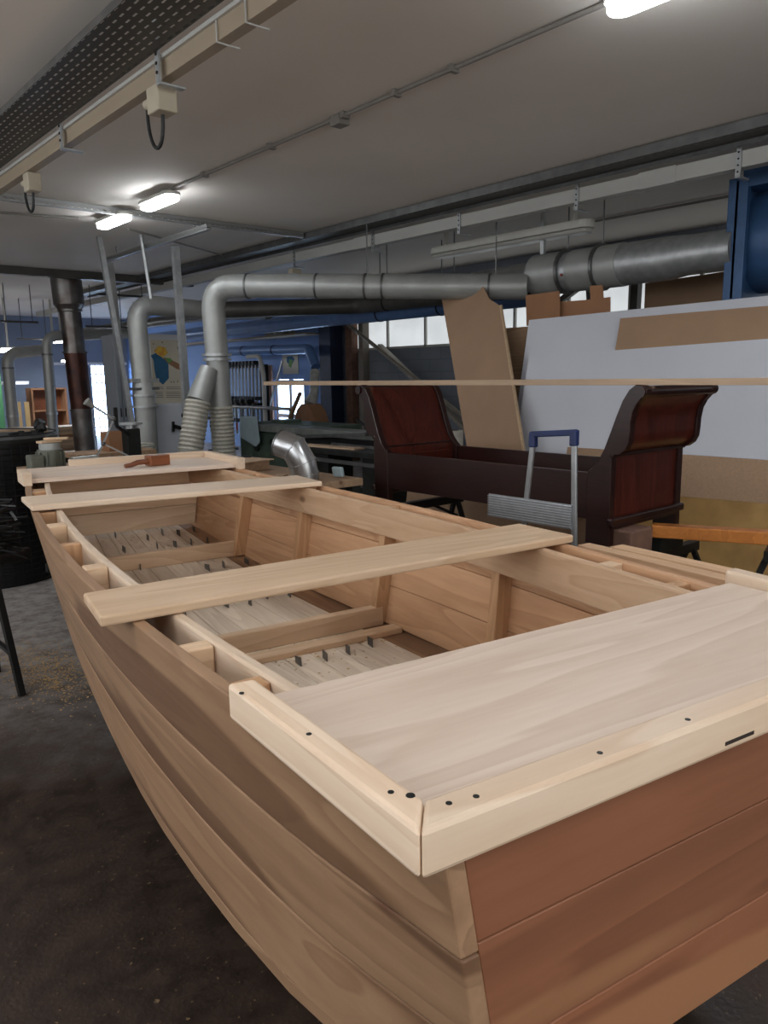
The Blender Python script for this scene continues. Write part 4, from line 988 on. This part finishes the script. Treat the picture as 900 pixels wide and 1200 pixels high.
# partition with lockers, board, map
a, b = on(133, 392, 10.4), on(153, 500, 10.4)
t = thing('metal_locker', 'tall light grey double locker left of the gated duct', 'locker', ((a.x + b.x) / 2, 10.5, 0))
MB().bb(a.x, b.x, 10.451, 10.85, 0, a.z).build('carcass', 'locker', t, bevel=.006)
xm = (a.x + b.x) / 2
for x0, x1 in ((a.x + .01, xm - .005), (xm + .005, b.x - .01)):
    d = MB().bb(x0, x1, 10.43, 10.449, .05, a.z - .03).build('door', 'locker', t, bevel=.004)
    sub(d, MB().box((x1 - .03 - t.location.x, 10.425 - t.location.y, 1.1), (.012, .012, .12)), 'handle', 'black')
a, b = on(172, 392, 9.85), on(226, 526, 9.85)
sheet_b = single(MB().bb(a.x, b.x, 9.85, 9.88, 0, on(200, 392, 9.85).z), 'partition_board', 'white', 'white board standing behind the wall map', 'board')
mb0, mb1 = on(176.5, 398, 9.82), on(217, 472, 9.82)
t = thing('wall_map', 'large paper map poster with blue and yellow areas hung on the white board', 'map', ((mb0.x + mb1.x) / 2, 9.84, mb1.z))
MB().bb(mb0.x, mb1.x + .07, 9.838, 9.848, mb1.z, mb0.z).build('sheet', 'paper', t)
def patch(pts, name, mat, Y_=9.83, d=.004):
    m = MB(); m.loft([[on(x, y, Y_) for x, y in pts], [on(x, y, Y_) + V((0, d, 0)) for x, y in pts]]); return m.build(name, mat, t)
def crop(x, y): return 130 + x / 4.5, 380 + y / 4.5
patch([crop(*p) for p in ((210, 165), (240, 150), (275, 180), (302, 195), (305, 285), (275, 318), (240, 290), (230, 240), (225, 190))], 'blue_area', 'mapblue')
patch([crop(*p) for p in ((228, 140), (250, 115), (285, 122), (300, 150), (275, 175), (245, 160))], 'yellow_area', 'mapyellow', 9.826)
patch([crop(*p) for p in ((275, 175), (300, 178), (372, 215), (375, 243), (345, 235), (300, 205))], 'brown_area', 'mapbrown', 9.826)
patch([crop(*p) for p in ((285, 178), (312, 178), (325, 190), (305, 205))], 'green_area', 'mapgreen', 9.822)
for r in range(7):
    for (x0, x1) in ((218, 282), (292, 372)):
        y = 330 + r * 9; 
        if r == 2: continue
        patch([crop(x0, y), crop(x1 - random.uniform(0, 12), y), crop(x1 - 5, y + 3), crop(x0, y + 3)], 'text_line', 'ink', 9.834, .003)
for (x, y) in ((222, 100), (268, 92), (350, 90), (350, 120), (315, 300), (330, 300), (350, 298), (355, 130)):
    patch([crop(x, y), crop(x + 5, y), crop(x + 5, y + 8), crop(x, y + 8)], 'map_mark', 'ink', 9.834, .003)
# lower white cabinet door with a clamp hung on it
a, b = on(179, 474, 9.5), on(217, 525, 9.5)
t = thing('white_cabinet', 'low white cabinet below the wall map', 'cabinet', ((a.x + b.x) / 2, 9.6, 0))
MB().bb(a.x, b.x + .1, 9.52, 9.8, .0, a.z).build('carcass', 'white', t, bevel=.004)
MB().bb(a.x + .01, b.x + .09, 9.5, 9.519, .06, a.z - .01).build('door', 'white', t, bevel=.004)
t = thing('hanging_clamp', 'small black clamp hanging on the white cabinet door', 'clamp', on(210, 502, 9.47).to_tuple())
MB().bar(on(202, 499, 9.478), on(217, 503, 9.478), .035, .05).build('bar', 'black', t, bevel=.004)
MB().bar(on(203, 494, 9.478), on(203, 506, 9.478), .035, .03).build('jaw', 'black', t, bevel=.004)
m = MB(); c_ = on(216, 487, 9.478); m.tube([c_ + V((.035 * math.cos(a), 0, .035 * math.sin(a))) for a in (2 * PI * k / 16 for k in range(17))], .009, 6); m.build('ring', 'black', t)

# ------------------------------------------------------------------ clamp rack
XK = 8.2
def rk(x, y): return PX(x, y, X=XK)
t = thing('clamp_rack', 'dark steel rack holding bar clamps by the blue wall', 'rack', (XK, rk(285, 470).y, 0))
za_, zm_ = rk(285, 428).z, rk(285, 471).z; ya_, yb_ = rk(258, 450).y, rk(312, 450).y
MB().bb(XK - .03, XK + .03, yb_, ya_, za_ - .06, za_).build('top_rail', 'black', t)
MB().bb(XK - .29, XK - .23, yb_ - .1, ya_, zm_ - .05, zm_).build('middle_rail', 'black', t)
for y in (ya_, yb_): MB().bb(XK - .23, XK, y - .02, y + .02, zm_ - .05, zm_).build('rail_bracket', 'black', t)
for y in (ya_, yb_): MB().bb(XK - .035, XK + .035, y - .035, y + .035, 0, za_).build('upright', 'black', t)
for y in (ya_, yb_): MB().bb(XK - .35, XK + .35, y - .04, y + .04, 0, .05).build('foot', 'black', t)
def clamp(y, ztop, length, hm, first=None, label=None, dx=0):
    x = XK - .06 - dx
    t = thing('bar_clamp', label, 'clamp', (x, y, ztop - length)); t['group'] = 'bar clamps on the rack'
    MB().bb(x - .014, x + .014, y - .02, y + .02, ztop - length, ztop).build('bar', 'galv_dark', t)
    MB().bb(x - .16, x + .02, y - .035, y + .035, ztop, ztop + .07).build('fixed_jaw', 'black', t, bevel=.006)
    MB().bb(x - .14, x + .02, y - .022, y + .022, ztop - length * .6, ztop - length * .6 + .07).build('sliding_jaw', 'black', t, bevel=.006)
    MB().cyl((x - .12, y, ztop - length * .6 - .16), (x - .12, y, ztop - length * .6 - .02), .022, 10).build('handle', hm, t, smooth=True)
    return t
proto = {}
for i in range(13):
    y = ya_ - .12 - (ya_ - yb_ - .24) * i / 12; hm = ('red', 'black', 'card')[i % 3]
    if hm not in proto: proto[hm] = clamp(y, za_ + .002, 1.15 , hm, label='long dark bar clamp hanging by its jaw in the upper row of the rack'); proto[hm + 'y'] = y
    else: c = copy_tree(proto[hm]); c.location.y = y
protol = {}
for i in range(9):
    y = ya_ - .1 - (ya_ - yb_ - .1) * i / 8; hm = ('red', 'black')[i % 2]
    if hm not in protol:
        protol[hm] = clamp(y, zm_ + .002, .62, hm, label='short bar clamp with screw handle hanging from the lower rail of the rack', dx=.26); protol[hm]['group'] = 'short clamps on the lower rail'
    else: c = copy_tree(protol[hm]); c.location.y = y
rb = rk(315, 455); single(MB().bb(8.75, 8.79, PX(319, 450, X=8.77).y, PX(311, 450, X=8.77).y, 0, PX(315, 428, X=8.77).z), 'brown_board', 'brick', 'narrow brown board standing by the blue wall right of the clamps', 'panel')
t = MB(); t.tube(fillet([PX(290, 418, X=7.6), PX(304, 417, X=7.6), PX(309, 440, X=7.6), PX(310, 470, X=7.6), V((7.6, PX(310, 470, X=7.6).y, .01))], .15), .04, 10); single(t, 'white_pipe', 'trunk_w', 'thin cream pipe curving down in front of the blue wall', 'pipe', smooth=True)
# shelf beam with crumpled plastic
a, b = PX(225, 404, X=8.75), PX(371, 388, X=8.75)
single(MB().bb(8.5, 8.995, b.y, a.y + 1.0, (a.z + b.z) / 2 - .03, (a.z + b.z) / 2), 'wall_shelf', 'trunk', 'long pale shelf high on the blue wall', 'shelf')
random.seed(5); sz = (a.z + b.z) / 2 + .001; py = PX(330, 392, X=8.75).y
m = MB()
m.ball((8.7, py, sz + .12), 1, (.2, .5, .12), 14)
for v in m.bm.verts: v.co += V((random.uniform(-.06, .06), random.uniform(-.12, .12), random.uniform(-.05, .06)))
for v in m.bm.verts: v.co.z = max(v.co.z, sz)
single(m, 'plastic_sheeting', 'plasticwrap', 'crumpled pale plastic sheeting on the high shelf of the blue wall', 'sheeting')
# green map poster
p0, p1 = PX(331, 416, X=8.99), PX(350, 438, X=8.99)
t = thing('wall_poster', 'white poster with a green and blue map on the blue wall', 'poster', (8.99, (p0.y + p1.y) / 2, p1.z))
MB().bb(8.985, 8.997, p1.y, p0.y, p1.z, p0.z).build('sheet', 'paper', t)
def patx(pts, name, mat, X_=8.98): m = MB(); m.loft([[PX(x, y, X=X_) for x, y in pts], [PX(x, y, X=X_) + V((.004, 0, 0)) for x, y in pts]]); m.build(name, mat, t)
patx([(336, 418), (342, 417), (345, 421), (342, 427), (340, 429), (336, 424)], 'blue_area', 'mapblue')
patx([(339, 421), (343, 422), (341, 431), (338, 429)], 'green_area', 'mapgreen', 8.975)
# dust hood (rounded brown hood under the blue duct)
c = PX(367, 480, X=7.9); zt_, zb2 = PX(362, 462, X=7.9).z, PX(367, 503, X=7.9).z
t = thing('dust_hood', 'brown rounded dust hood with a grey spout below the slim blue duct', 'hood', (7.9, c.y, 0))
m = MB(); pr = [(-.34, 0), (-.31, .18), (-.22, .36), (-.08, .47), (.08, .47), (.22, .36), (.31, .18), (.34, 0)]
m.prism(pr, lambda a, z: (7.7, c.y + a, zb2 + z * .95), lambda a, z: (8.0, c.y + a, zb2 + z * .95)); m.build('hood_shell', 'card', t, bevel=.01)
MB().bb(7.65, 8.05, c.y - .36, c.y + .36, 0, zb2 - .001).build('base_box', 'darkmach', t)
MB().tube([(7.85, c.y + .02, zb2 + .44), (7.95, c.y + .03, zb2 + .6), PX(369, 436, X=8.2)], [.12, .08, .09], 12).build('spout', 'plasticwrap', t, smooth=True)
q = PX(328, 500, X=7.3); single(MB().bar(V((7.2, q.y + .2, .01)), PX(352, 460, X=7.45), .09, .03), 'leaning_lath', 'oldwood_y', 'grey lath leaning left of the brown dust hood', 'lath')
a, b = PX(318, 487, X=8.3), PX(331, 423, X=8.3); single(MB().bar(V((8.3, a.y + .1, .9)), b, .03, .03), 'leaning_rod', 'galv', 'thin pale rod leaning across the glazed door', 'rod')
a, b = PX(258, 476, X=7.5), PX(345, 473, X=7.5); 
t = thing('feed_rail', 'grey horizontal tube rail in front of the clamp rack', 'rail', (7.5, a.y, 0))
MB().tube([a, V((a.x, b.y, a.z - .0))], .03, 12).build('rail_tube', 'galv_dark', t, smooth=True)
for y in (a.y - .1, b.y + .1): MB().bb(7.47, 7.53, y - .03, y + .03, 0, a.z - .02).build('rail_post', 'galv_dark', t)

# ------------------------------------------------------------------ machines between bed and blue wall
XG = 5.7
def mg(x, y, X_=XG): return PX(x, y, X=X_)
a, b = mg(305, 497), mg(460, 503)
zt = a.z
t = thing('panel_saw', 'long grey-green sliding table saw behind the silver elbow', 'machine', (XG, (a.y + b.y) / 2, 0))
y_l, y_r = mg(283, 520).y, mg(360, 520).y
MB().bb(XG - .05, XG + .55, y_r, y_l - .05, 0, zt - .1).build('machine_base', 'green', t, bevel=.015)
MB().bb(XG - .1, XG + .2, mg(460, 500).y, a.y, zt - .09, zt).build('sliding_table', 'greybeam', t, bevel=.01)
MB().bb(XG - .04, XG + .12, mg(460, 500).y, a.y - .1, zt - .2, zt - .091).build('table_rail', 'black', t, bevel=.006)
MB().bb(XG + .2, XG + .75, y_r - .2, y_l - .05, zt - .06, zt + .01).build('saw_table', 'green', t, bevel=.008)
MB().bar(mg(345, 512, XG - .2), mg(430, 509, XG - .2), .05, .04).build('guide_bar', 'galv_dark', t)
for k, (x, y, s) in enumerate(((300, 524, .1), (318, 518, .07), (330, 530, .06))):
    c = mg(x, y, XG - .08); MB().cyl(c, c + V((.06, 0, 0)), s * .6, 16).build('hand_wheel' if k == 0 else 'control_knob', 'darkmach', t, smooth=True)
MB().bb(XG, XG + .4, mg(450, 520).y, mg(430, 520).y, 0, zt - .2).build('support_leg', 'darkmach', t)
m = MB(); m.loft([[mg(x, y, XG - .14 + q) for x, y in ((281, 488), (301, 488), (305, 518), (300, 524), (281, 512))] for q in (0, .25)])
m.build('blade_guard', 'paleplastic', t, bevel=.02)
m = MB(); m.bb(XG + .2, XG + .5, mg(318, 494).y, mg(303, 494).y, zt + .0105, zt + .05); m.build('riving_block', 'green', t, bevel=.006)
# second dark bench machine lower and nearer
XH = 5.0
a, b = PX(345, 523, X=XH), PX(545, 541, X=XH); zt2 = PX(370, 525, X=XH).z
t = thing('jointer_table', 'long dark iron machine table in front of the sliding table saw', 'machine', (XH, (a.y + b.y) / 2, 0))
ye = PX(452, 530, X=XH).y
MB().bb(XH, XH + .45, ye, a.y, zt2 - .06, zt2).build('table_top', 'darkmach', t, bevel=.006)
MB().bb(XH - .03, XH, ye, a.y - .1, zt2 - .14, zt2 - .1).build('front_rail', 'galv_dark', t)
for y in (ye + .25, a.y - .4): MB().bb(XH + .04, XH + .4, y - .18, y + .18, 0, zt2 - .061).build('pedestal', 'darkmach', t, bevel=.01)
MB().bb(XH + .05, XH + .35, ye + .1, a.y - .3, .25, .32).build('lower_shelf', 'darkmach', t)
MB().bb(XH + .3, XH + .34, ye + .2, a.y - .3, zt2 + .001, zt2 + .03).build('fence', 'galv_dark', t)
single(MB().box((XH + .15, (ye + a.y) / 2 + .3, zt2 + .0085), (.16, .9, .016), rz=.1), 'wood_strip', 'card_pale', 'thin pale wood strip lying on the dark iron machine table', 'strip')
single(MB().bar(PX(418, 492, X=5.45), PX(447, 512, X=5.45), .02, .025), 'lever_rod', 'black', 'black lever rod slanting over the sliding table saw', 'lever')

# ------------------------------------------------------------------ table beyond the boat with elbow and cardboard
tz = .86
bench(2.72, 3.3, 4.05, 6.1, tz, 'work table beyond the far right side of the boat', name='work_table')
ec = PX(352, 553, z=tz); 
t = thing('duct_elbow', 'shiny segmented silver duct elbow standing on the table beyond the boat', 'duct elbow', (PX(358, 562, z=tz).x, PX(358, 562, z=tz).y, tz))
EX, EY = 3.1, None
pB = PX(358, 566, X=2.98); EY = pB.y
d0 = PX(357, 560, Y=EY); d1 = PX(354, 542, Y=EY); d2 = PX(345, 526, Y=EY + .03); d3 = PX(338, 521, Y=EY + .08)
t.location = (d0.x, EY, tz)
segs = [V((d0.x, EY, tz)), d0 + V((0, 0, .03)), d1, d2, d3 + V((-.03, .05, .01))]
MB().tube(segs, .096, 26).build('elbow_body', 'silver', t, smooth=True)
for i in (1, 2, 3):
    band(t, segs[i], segs[i+1] - segs[i-1], .1, 'galv', .008, 'seam')
d = (segs[-1] - segs[-2]).normalized(); band(t, segs[-1], d, .098, 'galv_dark', .014, 'open_rim')
m = MB(); m.cyl(segs[-1] + d * .0005, segs[-1] + d * .009, .085, 20); m.build('dark_opening', 'hole', t)
# cardboard lid and wood box
cb = PX(302, 556, z=.9)
t = thing('wood_box', 'flat wooden box under the cardboard sheet beyond the boat corner', 'box', (2.92, 5.25, tz))
bc = PX(305, 553, z=.93)
MB().box((2.92, 5.25, tz + .035), (.34, .62, .068), rz=.15).build('box_body', 'oldwood_y', t, bevel=.004)
m = MB(); m.box((2.90, 5.27, tz + .0735), (.42, .7, .008), rz=.2); single(m, 'cardboard_sheet', 'card_pale', 'pale cardboard sheet lying on the wooden box beyond the boat corner', 'cardboard')
single(MB().box((2.92, 5.35, tz + .083), (.03, .5, .01), rz=.9), 'ruler', 'black', 'thin black ruler lying on the pale cardboard sheet', 'ruler')
random.seed(21)
for i, (x, y, s, mt) in enumerate(((2.95, 4.28, .16, 'white'), (2.95, 4.55, .12, 'card_pale'), (2.80, 4.42, .14, 'paper'), (2.80, 4.2, .10, 'card'))):
    single(MB().box((x, y, tz + .005 + i * .0), (s, s * .6, .008 + .004 * i), rz=i * .7), 'offcut', mt, ['white offcut lying on the table between silver elbow and bed', 'pale brown offcut lying on the table by the bed headboard', 'cream paper scrap lying on the table beyond the boat rail', 'small brown card scrap at the near end of the table'][i], 'offcut')
p = PX(432, 566, z=tz + .05); single(MB().box((3.2, 4.2, tz + .04), (.03, .09, .07), rz=.2, ry=-.2), 'plastic_bracket', 'paleplastic', 'small pale bracket standing on the table beside the bed headboard', 'bracket', bevel=.01)
c = PX(531, 515, X=4.9); t = thing('foam_roll', 'rolled grey foam standing behind the bed beside the notched board', 'roll', (4.9, c.y, 0))
MB().cyl((4.9, c.y, 0), (4.9, c.y, c.z + .08), .09, 20).build('outer_roll', 'hose', t, smooth=True)
MB().cyl((4.9, c.y, c.z + .0805), (4.9, c.y, c.z + .083), .05, 16).build('core', 'hole', t, smooth=True)

# far ceiling rods and small fittings
random.seed(9)
for i, (x0, y0, x1, y1, Y_) in enumerate(((0, 372, 45, 382, 14.5), (100, 378, 150, 388, 14.0), (60, 395, 20, 400, 17), (115, 345, 175, 348, 13))):
    a, b = PX(x0, y0, Y=Y_), PX(x1, y1, Y=Y_)
    a.z = b.z = min((a.z + b.z) / 2, 3.1)
    t = thing('hanging_rail', 'thin dark rail hung from the far ceiling, ' + ['at the far left', 'right of the flue', 'beyond the distant lamps', 'between flue and tall pole'][i], 'rail', a.to_tuple())
    MB().tube([a, b], .02, 6).build('rail', 'duct_dark', t)
    for f in (.15, .85): q = a.lerp(b, f); MB().cyl(q, (q.x, q.y, CEIL - .001), .008, 6).build('rod', 'duct_dark', t)

# ------------------------------------------------------------------ light
def area(name, loc, rot, sx, sy, e, col):
    l = bpy.data.lights.new(name, 'AREA'); l.shape = 'RECTANGLE'; l.size = sx; l.size_y = sy; l.energy = e; l.color = col
    o = bpy.data.objects.new(name, l); C.objects.link(o); o.location = loc; o.rotation_euler = rot; return o
# fill light added at the made-up window behind the viewer
area('fill_behind', (1.5, YB + .05, 1.75), (PI / 2, 0, 0), 5.8, 1.6, 55, (1, .96, .90))
area('fill_left', (XL + .05, 5.0, 2.2), (0, -PI / 2, 0), 1.3, 13.0, 95, (.97, .97, 1))  # added fill along the unseen left wall
for i, (x, y) in enumerate(((-.9, -1.8), (-.9, 1.2), (-.9, 4.2), (.9, -2.4))): lamp(x, y, y + 1.4, 1.53, 'lamp_on', 'added unseen fill lamp of the row left of the perforated tray', 'added fill lamps left of the tray')  # lamp row added out of view to brighten the deck from above
wd = bpy.data.worlds.new('world'); SC.world = wd; wd.use_nodes = True
wd.node_tree.nodes['Background'].inputs[0].default_value = (.6, .7, .9, 1); wd.node_tree.nodes['Background'].inputs[1].default_value = .3
SC.view_settings.view_transform = 'Standard'; SC.view_settings.look = 'None'; SC.view_settings.exposure = -0.08
